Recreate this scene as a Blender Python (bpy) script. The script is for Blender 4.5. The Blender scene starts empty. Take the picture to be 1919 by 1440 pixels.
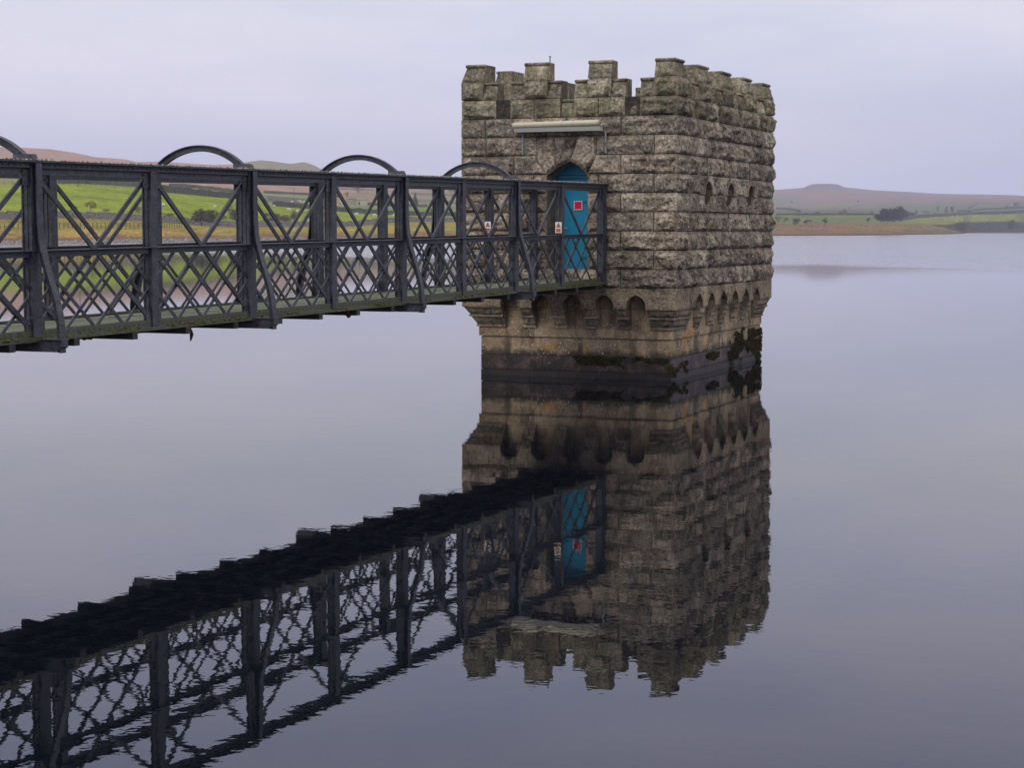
import bpy, bmesh, math, random
from mathutils import Vector, Matrix, noise

random.seed(11)
S = bpy.context.scene
C = S.collection
R = math.radians

# ------------------------------------------------------------------ camera
F_PX, CX, CY = 3450.0, 959.5, 719.5
YAW, PITCH, ROLL = -0.3923, -0.08365, 0.00048
CAM = Vector((11.4915, -36.6980, 3.1773))
FW = Vector((math.sin(YAW) * math.cos(PITCH), math.cos(YAW) * math.cos(PITCH), math.sin(PITCH)))
_r = Vector((math.cos(YAW), -math.sin(YAW), 0))
_u = _r.cross(FW)
RT = _r * math.cos(ROLL) + _u * math.sin(ROLL)
UP = -_r * math.sin(ROLL) + _u * math.cos(ROLL)
cd = bpy.data.cameras.new('camera')
cam = bpy.data.objects.new('camera', cd)
C.objects.link(cam)
m = Matrix((RT, UP, -FW)).transposed().to_4x4()
m.translation = CAM
cam.matrix_world = m
cd.sensor_width = 36.0
cd.lens = F_PX / 1919.0 * 36.0
cd.clip_start = 0.5
cd.clip_end = 30000
S.camera = cam

# ------------------------------------------------------------------ sky, sun, exposure
SUN_EL, SUN_AZ = R(38), R(200)          # azimuth: clockwise from +Y
w = bpy.data.worlds.new('World')
S.world = w
w.use_nodes = True
N, L = w.node_tree.nodes, w.node_tree.links
N.clear()
wo = N.new('ShaderNodeOutputWorld')
bg = N.new('ShaderNodeBackground')
bg.inputs['Strength'].default_value = 0.1
sky = N.new('ShaderNodeTexSky')
sky.sky_type = 'NISHITA'
sky.sun_disc = False
sky.sun_elevation = SUN_EL
sky.sun_rotation = SUN_AZ
tc = N.new('ShaderNodeTexCoord')
sep = N.new('ShaderNodeSeparateXYZ')
L.new(tc.outputs['Generated'], sep.inputs[0])
ramp = N.new('ShaderNodeValToRGB')      # cloud colour by elevation
el = ramp.color_ramp.elements
el[0].position = 0.0
el[0].color = (0.520, 0.550, 0.745, 1)
el[1].position = 1.0
el[1].color = (1.55, 1.52, 1.48, 1)
for pos, col in ((0.02, (0.535, 0.562, 0.755, 1)), (0.07, (0.635, 0.636, 0.765, 1)),
                 (0.125, (0.70, 0.70, 0.785, 1)), (0.17, (0.70, 0.705, 0.88, 1)), (0.29, (0.63, 0.64, 0.86, 1)), (0.55, (1.0, 0.98, 1.0, 1))):
    e = el.new(pos)
    e.color = col
L.new(sep.outputs['Z'], ramp.inputs[0])
mp = N.new('ShaderNodeMapping')
mp.inputs['Scale'].default_value = (2.2, 2.2, 9.0)
L.new(tc.outputs['Generated'], mp.inputs[0])
nz = N.new('ShaderNodeTexNoise')
nz.inputs['Scale'].default_value = 1.4
nz.inputs['Detail'].default_value = 7
nz.inputs['Roughness'].default_value = 0.55
L.new(mp.outputs[0], nz.inputs['Vector'])
r2 = N.new('ShaderNodeValToRGB')
r2.color_ramp.elements[0].position = 0.37
r2.color_ramp.elements[0].color = (0.87, 0.915, 0.975, 1)
r2.color_ramp.elements[1].position = 0.63
r2.color_ramp.elements[1].color = (1.105, 1.07, 1.055, 1)
L.new(nz.outputs['Fac'], r2.inputs[0])
mul = N.new('ShaderNodeMixRGB')
mul.blend_type = 'MULTIPLY'
mul.inputs[0].default_value = 1
L.new(ramp.outputs[0], mul.inputs[1])
L.new(r2.outputs[0], mul.inputs[2])
up10 = N.new('ShaderNodeMixRGB')
up10.blend_type = 'MULTIPLY'
up10.inputs[0].default_value = 1
up10.inputs[2].default_value = (11.9, 11.85, 11.65, 1)
L.new(mul.outputs[0], up10.inputs[1])
mx = N.new('ShaderNodeMixRGB')
mx.inputs[0].default_value = 0.965       # near-complete cloud cover over the blue sky
L.new(sky.outputs[0], mx.inputs[1])
L.new(up10.outputs[0], mx.inputs[2])
L.new(mx.outputs[0], bg.inputs[0])
L.new(bg.outputs[0], wo.inputs[0])

sd = bpy.data.lights.new('sun', 'SUN')
sd.energy = 0.9
sd.angle = R(25)
sd.color = (1.0, 0.95, 0.88)
so = bpy.data.objects.new('sun', sd)
C.objects.link(so)
sdir = Vector((math.sin(SUN_AZ) * math.cos(SUN_EL), math.cos(SUN_AZ) * math.cos(SUN_EL), math.sin(SUN_EL)))
so.rotation_euler = (-sdir).to_track_quat('-Z', 'Y').to_euler()

S.view_settings.view_transform = 'Standard'
S.view_settings.look = 'None'
S.view_settings.exposure = 0.0
S.view_settings.gamma = 1.0
S.view_settings.use_curve_mapping = False
S.render.engine = 'CYCLES'
S.cycles.max_bounces = 6
S.cycles.volume_bounces = 1
S.cycles.use_denoising = True


# ------------------------------------------------------------------ helpers
def tag(o, label=None, cat=None, group=None, kind=None):
    if label: o['label'] = label
    if cat: o['category'] = cat
    if group: o['group'] = group
    if kind: o['kind'] = kind
    return o


def empty(name, loc, label, cat, group=None):
    o = bpy.data.objects.new(name, None)
    o.empty_display_size = 0.3
    o.location = loc
    C.objects.link(o)
    return tag(o, label, cat, group)


class MB:
    def __init__(self):
        self.v, self.f = [], []

    def add(self, vs, fs):
        b = len(self.v)
        self.v += [Vector(p) for p in vs]
        self.f += [tuple(i + b for i in f) for f in fs]

    def box(self, x0, x1, y0, y1, z0, z1):
        self.hexa((x0, x1, y0, y1), (x0, x1, y0, y1), z0, z1)

    def hexa(self, b, t, z0, z1):
        self.add([(b[0], b[2], z0), (b[1], b[2], z0), (b[1], b[3], z0), (b[0], b[3], z0),
                  (t[0], t[2], z1), (t[1], t[2], z1), (t[1], t[3], z1), (t[0], t[3], z1)],
                 [(3, 2, 1, 0), (4, 5, 6, 7), (0, 1, 5, 4), (1, 2, 6, 5), (2, 3, 7, 6), (3, 0, 4, 7)])

    def bar(self, p, q, wd, t, n):
        p, q, n = Vector(p), Vector(q), Vector(n).normalized()
        d = (q - p).normalized()
        s = d.cross(n).normalized() * wd / 2
        n = s.cross(d).normalized() * t / 2
        self.add([p - s - n, p + s - n, p + s + n, p - s + n, q - s - n, q + s - n, q + s + n, q - s + n],
                 [(3, 2, 1, 0), (4, 5, 6, 7), (0, 1, 5, 4), (1, 2, 6, 5), (2, 3, 7, 6), (3, 0, 4, 7)])

    def tube(self, path, rad, seg=6):
        path = [Vector(p) for p in path]
        n = len(path)
        if not isinstance(rad, (list, tuple)): rad = [rad] * n
        vs, fs = [], []
        for i, p in enumerate(path):
            d = (path[min(i + 1, n - 1)] - path[max(i - 1, 0)]).normalized()
            a = Vector((0, 0, 1)) if abs(d.z) < 0.9 else Vector((1, 0, 0))
            s = d.cross(a).normalized()
            t = s.cross(d)
            for k in range(seg):
                an = 2 * math.pi * k / seg
                vs.append(p + (s * math.cos(an) + t * math.sin(an)) * rad[i])
        for i in range(n - 1):
            for k in range(seg):
                k2 = (k + 1) % seg
                fs.append((i * seg + k, i * seg + k2, (i + 1) * seg + k2, (i + 1) * seg + k))
        fs.append(tuple(range(seg))[::-1])
        fs.append(tuple((n - 1) * seg + k for k in range(seg)))
        self.add(vs, fs)

    def sweep(self, path, prof):
        """path: list of (origin, axis_a, axis_b); prof: closed list of (a, b)"""
        n, k = len(path), len(prof)
        vs = [Vector(o) + Vector(a) * pa + Vector(b) * pb for o, a, b in path for pa, pb in prof]
        fs = []
        for i in range(n - 1):
            for j in range(k):
                j2 = (j + 1) % k
                fs.append((i * k + j, i * k + j2, (i + 1) * k + j2, (i + 1) * k + j))
        fs.append(tuple(range(k))[::-1])
        fs.append(tuple((n - 1) * k + j for j in range(k)))
        self.add(vs, fs)

    def lump(self, p, rx, ry, rz):
        x, y, z = p
        self.add([(x + rx, y, z), (x, y + ry, z), (x - rx, y, z), (x, y - ry, z), (x, y, z + rz), (x, y, z - rz)],
                 [(0, 1, 4), (1, 2, 4), (2, 3, 4), (3, 0, 4), (1, 0, 5), (2, 1, 5), (3, 2, 5), (0, 3, 5)])

    def mesh(self, name, mat, org=(0, 0, 0), smooth=False):
        o = Vector(org)
        me = bpy.data.meshes.new(name)
        me.from_pydata([tuple(p - o) for p in self.v], [], self.f)
        me.materials.append(mat)
        if smooth: me.shade_smooth()
        me.update()
        return me

    def build(self, name, mat, parent=None, org=(0, 0, 0), smooth=False, kind=None):
        o = bpy.data.objects.new(name, self.mesh(name, mat, org, smooth))
        C.objects.link(o)
        if parent is not None:
            o.parent = parent
        else:
            o.location = org
        if kind: o['kind'] = kind
        return o


def sstep(a, b, x):
    t = min(1, max(0, (x - a) / (b - a)))
    return t * t * (3 - 2 * t)


# ------------------------------------------------------------------ materials
class NT:
    def __init__(self, name, rough=0.9, spec=0.3):
        self.m = bpy.data.materials.new(name)
        self.m.use_nodes = True
        self.n, self.l = self.m.node_tree.nodes, self.m.node_tree.links
        self.b = self.n['Principled BSDF']
        self.b.inputs['Roughness'].default_value = rough
        self.b.inputs['Specular IOR Level'].default_value = spec
        self.geo = self.n.new('ShaderNodeNewGeometry')
        self.pos = self.geo.outputs['Position']

    def map(self, scale, src=None):
        a = self.n.new('ShaderNodeMapping')
        a.inputs['Scale'].default_value = scale
        self.l.new(src or self.pos, a.inputs[0])
        return a.outputs[0]

    def noise(self, scale, detail=5, rough=0.6, vec=None):
        a = self.n.new('ShaderNodeTexNoise')
        a.inputs['Scale'].default_value = scale
        a.inputs['Detail'].default_value = detail
        a.inputs['Roughness'].default_value = rough
        self.l.new(vec or self.pos, a.inputs['Vector'])
        return a.outputs['Fac']

    def voro(self, scale, vec=None, feat='F1', rnd=1.0):
        a = self.n.new('ShaderNodeTexVoronoi')
        a.feature = feat
        a.inputs['Scale'].default_value = scale
        a.inputs['Randomness'].default_value = rnd
        self.l.new(vec or self.pos, a.inputs['Vector'])
        return a

    def ramp(self, fac, stops, interp='LINEAR'):
        a = self.n.new('ShaderNodeValToRGB')
        a.color_ramp.interpolation = interp
        e = a.color_ramp.elements
        while len(e) < len(stops): e.new(0.5)
        for i, (p, c) in enumerate(stops):
            e[i].position = p
            e[i].color = (c, c, c, 1) if isinstance(c, (int, float)) else (*c, 1)
        self.l.new(fac, a.inputs[0])
        return a.outputs[0]

    def mix(self, fac, a, b, mode='MIX'):
        x = self.n.new('ShaderNodeMixRGB')
        x.blend_type = mode
        for s, i in ((fac, 0), (a, 1), (b, 2)):
            if isinstance(s, (int, float)): x.inputs[i].default_value = s if i == 0 else (s, s, s, 1)
            elif isinstance(s, tuple): x.inputs[i].default_value = (*s, 1)
            else: self.l.new(s, x.inputs[i])
        return x.outputs[0]

    def math(self, op, a, b=None, clamp=False):
        x = self.n.new('ShaderNodeMath')
        x.operation = op
        x.use_clamp = clamp
        for s, i in ((a, 0), (b, 1)):
            if s is None: continue
            if isinstance(s, (int, float)): x.inputs[i].default_value = s
            else: self.l.new(s, x.inputs[i])
        return x.outputs[0]

    def xyz(self):
        a = self.n.new('ShaderNodeSeparateXYZ')
        self.l.new(self.pos, a.inputs[0])
        return a.outputs

    def rand(self):
        return self.n.new('ShaderNodeObjectInfo').outputs['Random']

    def bump(self, h, dist, strength=1.0):
        a = self.n.new('ShaderNodeBump')
        a.inputs['Distance'].default_value = dist
        a.inputs['Strength'].default_value = strength
        self.l.new(h, a.inputs['Height'])
        self.l.new(a.outputs[0], self.b.inputs['Normal'])

    def out(self, col):
        if isinstance(col, tuple): self.b.inputs['Base Color'].default_value = (*col, 1)
        else: self.l.new(col, self.b.inputs['Base Color'])
        return self.m


def stone_material(name, dark, mid, light, lichen=0.5, streak=0.5, buff=0.0):
    t = NT(name, 0.92, 0.2)
    big = t.noise(2.2, 6, 0.65)
    fine = t.noise(17, 6, 0.7)
    c = t.ramp(t.mix(0.55, big, fine), [(0.38, dark), (0.485, mid), (0.60, light)])
    c = t.mix(1.0, c, (0.98, 0.985, 0.955), 'MULTIPLY')
    # every stone has its own tone
    tone = t.ramp(t.rand(), [(0.0, (0.66, 0.62, 0.61)), (0.3, (1.02, 0.94, 0.86)), (0.55, (0.84, 0.82, 0.80)), (0.8, (1.22, 1.12, 1.0)), (1.0, (1.30, 1.27, 1.20))])
    c = t.mix(1.0, c, tone, 'MULTIPLY')
    # green-grey algae running down in streaks
    st = t.noise(1.0, 4, 0.6, t.map((5, 5, 0.7)))
    c = t.mix(t.ramp(st, [(0.5, 0.0), (0.68, streak)]), c, (0.125, 0.135, 0.075))
    # dark sooty blotches and pits
    pit = t.noise(9, 8, 0.75)
    pth = t.math('ADD', pit, t.math('MULTIPLY', t.math('SUBTRACT', t.noise(1.7, 3, 0.6), 0.5), 0.35))
    c = t.mix(t.ramp(pth, [(0.56, 0.0), (0.66, 0.82)]), c, (0.030, 0.026, 0.025))
    if name.startswith('mossy'):
        c = t.mix(t.ramp(t.noise(3.7, 6, 0.7), [(0.54, 0.0), (0.64, 0.65)]), c, (0.125, 0.125, 0.045))
    # pale grey-green crust
    cr = t.noise(5.5, 7, 0.7, t.map((1, 1, 0.8)))
    c = t.mix(t.ramp(cr, [(0.56, 0.0), (0.66, 0.45 * lichen + 0.1)]), c, (0.33, 0.335, 0.29))
    # ochre lichen
    oc = t.noise(3.1, 6, 0.7, t.map((1.3, 1.3, 1.7)))
    c = t.mix(t.ramp(oc, [(0.60, 0.0), (0.68, 0.35 * lichen + buff)]), c, (0.33, 0.22, 0.07))
    # white lichen rosettes
    v = t.voro(9, rnd=1.0)
    dots = t.ramp(v.outputs['Distance'], [(0.16, 1.0), (0.22, 0.0)])
    where = t.ramp(t.noise(1.1, 3, 0.6), [(0.50, 0.0), (0.55, 1.0)])
    keep = t.ramp(v.outputs['Color'], [(0.55, 0.0), (0.6, 1.0)])
    c = t.mix(t.math('MULTIPLY', t.math('MULTIPLY', dots, where), t.math('MULTIPLY', keep, lichen)), c, (0.68, 0.68, 0.64))
    t.bump(t.mix(0.4, fine, pit), 0.06)
    return t.out(c)


M = {}
M['stone'] = stone_material('weathered_gritstone', (0.048, 0.041, 0.036), (0.235, 0.203, 0.170), (0.56, 0.490, 0.415), 0.8, 0.3)
M['stone_top'] = stone_material('mossy_gritstone', (0.05, 0.046, 0.036), (0.22, 0.20, 0.155), (0.46, 0.41, 0.33), 0.6, 0.75)
M['corbel'] = stone_material('corbel_gritstone', (0.075, 0.065, 0.052), (0.25, 0.21, 0.165), (0.44, 0.37, 0.28), 0.45, 0.4)

# smooth buff ashlar with orange stains below the corbels
t = NT('buff_ashlar', 0.85, 0.25)
c = t.ramp(t.mix(0.4, t.noise(2.5, 6, 0.6), t.noise(24, 5, 0.7)), [(0.36, (0.13, 0.095, 0.062)), (0.5, (0.30, 0.225, 0.14)), (0.64, (0.50, 0.385, 0.24))])
c = t.mix(t.ramp(t.noise(1.25, 6, 0.68, t.map((1, 1, 1.25))), [(0.56, 0.0), (0.63, 0.85)]), c, (0.46, 0.225, 0.035))
c = t.mix(t.ramp(t.noise(1.3, 5, 0.6, t.map((2.4, 2.4, 0.5))), [(0.5, 0.0), (0.62, 0.75)]), c, (0.065, 0.056, 0.042))
zz = t.xyz()[2]
edge = t.math('ADD', zz, t.math('MULTIPLY', t.math('SUBTRACT', t.noise(3.5, 5, 0.7), 0.5), 0.45))
c = t.mix(t.ramp(edge, [(0.50, 0.85), (0.62, 0.0)]), c, (0.04, 0.036, 0.03))
v = t.voro(13)
dots = t.ramp(v.outputs['Distance'], [(0.2, 1.0), (0.26, 0.0)])
c = t.mix(t.math('MULTIPLY', dots, t.ramp(t.noise(1.5, 3, 0.6), [(0.46, 0.0), (0.52, 0.95)])), c, (0.5, 0.5, 0.46))
t.bump(t.noise(30, 6, 0.7), 0.01)
M['ashlar'] = t.out(c)

# wet, algae-black courses at the waterline
t = NT('wet_black_stone', 0.55, 0.4)
c = t.ramp(t.mix(0.4, t.noise(3, 6, 0.65), t.noise(22, 5, 0.7)), [(0.40, (0.010, 0.008, 0.007)), (0.5, (0.042, 0.028, 0.023)), (0.62, (0.14, 0.095, 0.075))])
wz = t.math('ADD', t.xyz()[2], t.math('MULTIPLY', t.math('SUBTRACT', t.noise(2.0, 4, 0.7), 0.5), 0.12))
c = t.mix(t.ramp(wz, [(0.10, 0.8), (0.17, 0.0)]), c, (0.010, 0.008, 0.008))
c = t.mix(t.ramp(t.noise(4.5, 7, 0.75, t.map((1, 1, 0.6))), [(0.55, 0.0), (0.6, 0.95)]), c, (0.012, 0.013, 0.009))
c = t.mix(t.ramp(t.noise(2.1, 5, 0.7), [(0.60, 0.0), (0.7, 0.6)]), c, (0.075, 0.085, 0.055))
c = t.mix(t.ramp(t.noise(7, 6, 0.7), [(0.66, 0.0), (0.7, 0.8)]), c, (0.30, 0.24, 0.18))
t.bump(t.noise(25, 6, 0.7), 0.015)
M['wet'] = t.out(c)

t = NT('mortar', 0.95, 0.1)
M['mortar'] = t.out(t.ramp(t.noise(14, 5, 0.7), [(0.4, (0.030, 0.026, 0.022)), (0.6, (0.085, 0.074, 0.058))]))

t = NT('moss', 0.95, 0.1)
M['moss'] = t.out(t.ramp(t.noise(21, 4, 0.7), [(0.38, (0.028, 0.030, 0.012)), (0.55, (0.085, 0.09, 0.022)), (0.68, (0.17, 0.145, 0.03))]))
t = NT('dark_weed', 0.9, 0.2)
M['weed'] = t.out(t.ramp(t.noise(9, 5, 0.7), [(0.38, (0.010, 0.011, 0.006)), (0.5, (0.035, 0.038, 0.014)), (0.62, (0.085, 0.05, 0.02))]))
t = NT('green_parapet', 0.95, 0.1)
M['green_side'] = t.out(t.ramp(t.noise(6, 5, 0.7), [(0.35, (0.045, 0.042, 0.018)), (0.5, (0.105, 0.095, 0.03)), (0.68, (0.16, 0.15, 0.08))]))


def iron(name, base, moss=0.0):
    t = NT(name, 0.55, 0.45)
    n1 = t.noise(7, 6, 0.7)
    n2 = t.noise(40, 4, 0.7)
    d = tuple(x * 0.35 for x in base)
    hi = tuple(min(1, x * 2.2) for x in base)
    c = t.ramp(t.mix(0.5, n1, n2), [(0.40, d), (0.5, base), (0.62, hi)])
    c = t.mix(t.ramp(t.noise(3.3, 6, 0.75), [(0.58, 0.0), (0.66, 0.6)]), c, (0.075, 0.042, 0.032))
    c = t.mix(t.ramp(t.noise(26, 5, 0.7), [(0.62, 0.0), (0.68, 0.5)]), c, (0.22, 0.22, 0.225))
    if moss:
        c = t.mix(t.ramp(t.noise(5, 6, 0.75), [(0.47 - 0.1 * moss, 0.0), (0.56, 0.9)]), c, (0.075, 0.078, 0.030))
        c = t.mix(t.ramp(t.noise(13, 5, 0.7), [(0.58, 0.0), (0.64, 0.6)]), c, (0.12, 0.13, 0.05))
        c = t.mix(t.ramp(t.noise(11, 5, 0.7, t.map((1, 1, 1.7))), [(0.66, 0.0), (0.69, 0.7)]), c, (0.42, 0.42, 0.37))
    t.l.new(t.ramp(n1, [(0.35, 0.42), (0.65, 0.7)]), t.b.inputs['Roughness'])
    t.bump(t.mix(0.5, n1, n2), 0.008)
    return t.out(c)


M['iron'] = iron('painted_iron', (0.047, 0.049, 0.061))
M['iron_dark'] = iron('deck_shade_iron', (0.020, 0.019, 0.019))  # same iron, with the shade under the deck put into its colour
M['iron_moss'] = iron('mossy_iron', (0.065, 0.065, 0.065), 1.0)
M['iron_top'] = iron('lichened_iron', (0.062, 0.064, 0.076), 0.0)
t = NT('grey_lichen', 0.95, 0.1)
M['lichen'] = t.out(t.ramp(t.noise(13, 4, 0.7), [(0.38, (0.05, 0.05, 0.045)), (0.52, (0.20, 0.20, 0.175)), (0.66, (0.44, 0.43, 0.37))]))
M['rust'] = NT('rusty_iron', 0.9, 0.2).out((0.075, 0.028, 0.018))

t = NT('deck_timber', 0.85, 0.25)
g = t.noise(3, 6, 0.7, t.map((9, 0.6, 4)))
c = t.ramp(g, [(0.35, (0.085, 0.10, 0.065)), (0.5, (0.165, 0.185, 0.13)), (0.66, (0.25, 0.265, 0.20))])
c = t.mix(1.0, c, t.ramp(t.rand(), [(0.0, 0.75), (1.0, 1.15)]), 'MULTIPLY')
c = t.mix(t.ramp(t.noise(6, 6, 0.7), [(0.58, 0.0), (0.66, 0.7)]), c, (0.13, 0.125, 0.03))
t.bump(g, 0.006)
M['timber'] = t.out(c)

t = NT('teal_paint', 0.45, 0.4)
M['teal'] = t.out(t.mix(t.ramp(t.noise(5, 6, 0.7), [(0.4, 0.0), (0.7, 0.35)]), (0.002, 0.225, 0.385), (0.002, 0.16, 0.26)))
M['teal_dark'] = NT('dark_teal_paint', 0.5, 0.4).out((0.002, 0.10, 0.165))
t = NT('cream_plastic', 0.5, 0.4)
M['cream'] = t.out(t.mix(t.ramp(t.noise(1.0, 3, 0.6, t.map((40, 1, 1))), [(0.5, 0.0), (0.62, 0.4)]), (0.50, 0.46, 0.34), (0.36, 0.33, 0.24)))
M['grey_metal'] = NT('galvanised_steel', 0.5, 0.5).out((0.22, 0.235, 0.27))
M['pale_metal'] = NT('weathered_aluminium', 0.6, 0.4).out((0.40, 0.40, 0.36))
M['white'] = NT('white_enamel', 0.4, 0.4).out((0.78, 0.76, 0.78))
M['brown_print'] = NT('brown_print', 0.6, 0.3).out((0.16, 0.055, 0.03))
M['orange'] = NT('orange_print', 0.6, 0.3).out((0.72, 0.29, 0.05))
M['red'] = NT('red_print', 0.5, 0.4).out((0.62, 0.003, 0.035))
M['steel'] = NT('bright_steel', 0.35, 0.6).out((0.45, 0.46, 0.48))
M['dark'] = NT('dark_interior', 0.95, 0.1).out((0.012, 0.011, 0.010))

# ------------------------------------------------------------------ water
t = NT('reservoir_water', 0.0, 0.5)
t.b.inputs['IOR'].default_value = 1.33
P = t.xyz()
# a wind edge crosses the reservoir: mirror calm near the tower, ruffled beyond it
#  (world line through A and B)
A = Vector((-109.0, 140.0))
B = Vector((-24.4, 117.0))
nrm = Vector((-(B - A).y, (B - A).x)).normalized()
if nrm.y < 0: nrm = -nrm
dline = t.math('ADD', t.math('ADD', t.math('MULTIPLY', P[0], nrm.x), t.math('MULTIPLY', P[1], nrm.y)), -(A.dot(nrm)))
wob = t.math('MULTIPLY', t.math('SUBTRACT', t.noise(0.02, 4, 0.6), 0.5), 75.0)
far = t.ramp(t.math('MULTIPLY', t.math('ADD', dline, wob), 0.016), [(0.0, 0.0), (0.25, 0.16), (0.6, 0.7), (1.0, 1.0)])
ruf = t.ramp(t.noise(1.0, 4, 0.6, t.map((0.012, 0.05, 1))), [(0.3, 0.75), (0.7, 1.1)])
amp = t.math('MULTIPLY', t.math('MULTIPLY', far, ruf), 0.20)
t.l.new(t.math('ADD', t.math('MULTIPLY', far, 0.03), 0.004), t.b.inputs['Roughness'])
t.b.inputs['Specular Tint'].default_value = (0.93, 0.95, 1.0, 1)
rip = t.math('ADD', t.noise(2.6, 3, 0.5, t.map((1, 1.0, 1))), t.math('MULTIPLY', t.noise(9.0, 2, 0.5), 0.22))
swell = t.math('MULTIPLY', t.noise(0.55, 2, 0.5), 0.8)
t.bump(t.math('ADD', rip, swell), 0.0009)
# ruffled water: slopes straight from noise, so they survive at a distance
bn = t.b.inputs['Normal'].links[0].from_socket
rn = t.n.new('ShaderNodeTexNoise')
rn.inputs['Scale'].default_value = 3.1
rn.inputs['Detail'].default_value = 4
t.l.new(t.pos, rn.inputs['Vector'])


def vmath(op, a_, b_=None, sc=None):
    x = t.n.new('ShaderNodeVectorMath')
    x.operation = op
    for v_, i_ in ((a_, 0), (b_, 1)):
        if v_ is None: continue
        if isinstance(v_, tuple): x.inputs[i_].default_value = v_
        else: t.l.new(v_, x.inputs[i_])
    if sc is not None: t.l.new(sc, x.inputs['Scale'])
    return x.outputs[0]


dv = vmath('MULTIPLY', vmath('SUBTRACT', rn.outputs['Color'], (0.5, 0.5, 0.5)), (1.0, 1.0, 0.0))
# the ripples lean towards the tower side, as wind-driven ripples do
lean = vmath('SCALE', (0.38, -0.92, 0.0), None, t.math('MULTIPLY', t.math('MULTIPLY', far, ruf), 0.022))
nn_ = vmath('NORMALIZE', vmath('ADD', vmath('ADD', bn, vmath('SCALE', dv, None, amp)), lean))
t.l.new(nn_, t.b.inputs['Normal'])
M['water'] = t.out((0.003, 0.004, 0.007))


# ------------------------------------------------------------------ terrain from the camera's perspective data
def at(px, py, D):
    return CAM + D * (FW + RT * ((px - CX) / F_PX) - UP * ((py - CY) / F_PX))


def lerp_tab(tab, x):
    if x <= tab[0][0]: return tab[0][1]
    for (a, va), (b, vb) in zip(tab, tab[1:]):
        if x <= b:
            return va + (vb - va) * (x - a) / (b - a)
    return tab[-1][1]


# image height of each terrain line and its distance, by column
LY = [
    None,
    [(-900, 478), (0, 458), (200, 455), (440, 452), (860, 447), (1100, 444), (1450, 441.2), (1600, 440.6), (1700, 439.4), (1780, 438), (1803, 437.2), (1812, 435.8), (1919, 435.6), (2800, 436)],
    [(-900, 470), (0, 452), (110, 451.5), (290, 448), (450, 446), (600, 445), (860, 443.5), (1100, 442), (1450, 439.8), (1700, 438.2), (1780, 436.6), (1803, 436.2), (1812, 434.8), (1919, 434.6), (2800, 435)],
    [(-900, 445), (0, 431), (120, 429), (290, 428), (450, 429), (600, 428), (700, 426), (860, 426), (1100, 428), (1450, 431), (1700, 430.5), (1760, 432), (1790, 434), (1803, 435.5), (1812, 431), (1919, 431), (2800, 431)],
    [(-900, 415), (0, 410), (110, 408), (200, 410.5), (260, 413), (300, 416), (345, 420), (400, 424), (450, 425), (560, 424.5), (620, 425), (660, 423.5), (690, 420.5), (720, 417), (760, 415), (860, 416), (1100, 417), (1450, 417.5), (1600, 418), (1680, 419), (1740, 420.5), (1775, 421), (1800, 416.5), (1919, 414.5), (2800, 412)],
    [(-900, 345), (0, 347), (110, 344), (250, 353), (300, 358), (333, 361), (448, 373), (510, 385), (580, 391), (640, 396), (700, 400), (760, 403), (870, 405), (1100, 404), (1450, 402.7), (1640, 402.5), (1690, 413), (1720, 408), (1790, 403.5), (1919, 397.5), (2800, 392)],
    [(-900, 325), (0, 331), (120, 338), (250, 342), (300, 347), (400, 351), (450, 353), (500, 360), (590, 364), (640, 362), (700, 358), (760, 356), (870, 352), (1100, 372), (1450, 383), (1600, 381), (1750, 379), (1919, 377), (2800, 375)],
    [(-900, 290), (0, 305), (120, 312), (250, 322), (400, 330), (500, 333), (600, 340), (700, 346), (870, 344), (1100, 360), (1450, 368), (1600, 366), (1700, 370), (1919, 371), (2800, 370)],
    [(-900, 262), (-200, 268), (0, 274), (60, 277), (95, 279), (130, 284), (160, 290), (180, 294), (210, 296), (235, 298), (255, 303), (290, 302), (330, 304), (400, 308.5), (440, 307), (470, 302), (490, 299.5), (510, 301.5), (530, 304.5), (545, 306), (556, 305), (568, 303), (580, 306), (592, 311), (605, 318), (640, 333), (700, 340), (870, 340), (1100, 350), (1400, 356), (1450, 355), (1480, 353.5), (1500, 352), (1509, 350.5), (1515, 347), (1521, 344.8), (1530, 344), (1555, 343.6), (1570, 345), (1576, 347.5), (1582, 350.3), (1600, 352), (1640, 356), (1700, 359), (1750, 362), (1800, 363.5), (1850, 364), (1900, 365), (1919, 366.5), (2800, 372)],
]
WATER_D = lambda y: F_PX * CAM.z / (y - 430.2)
D1 = [(x, WATER_D(y)) for x, y in LY[1]]
LD = [
    None, D1,
    [(x, d + 10) for x, d in D1],
    [(x, d * 1.10 + 5) for x, d in D1],
    [(x, d * 1.22 + 10) for x, d in D1],
    [(-900, 620), (0, 720), (300, 760), (640, 880), (870, 1000), (1450, 1620), (1640, 1750), (1700, 2000), (1812, 2450), (1919, 2500), (2800, 2500)],
    [(-900, 900), (0, 1000), (300, 1100), (640, 1700), (870, 2100), (1450, 3500), (1919, 3700), (2800, 3700)],
    [(-900, 1500), (0, 1600), (500, 1800), (870, 2600), (1450, 4300), (2800, 4600)],
    [(-900, 2200), (0, 2300), (500, 2600), (870, 3600), (1450, 5200), (2800, 5600)],
]
SUB = [0, 3, 5, 8, 18, 16, 12, 14]


def level(px, i):
    return lerp_tab(LY[i], px), lerp_tab(LD[i], px)


def ground(px, py):
    """point of the terrain seen at (px, py)"""
    for i in range(1, 8):
        y0, d0 = level(px, i)
        y1, d1 = level(px, i + 1)
        if y1 <= py <= y0:
            k = (y0 - py) / max(1e-6, y0 - y1)
            D = d0 + (d1 - d0) * k
            return at(px, py, D), D
    y1, d1 = level(px, 1)
    return at(px, y1, d1), d1


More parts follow.
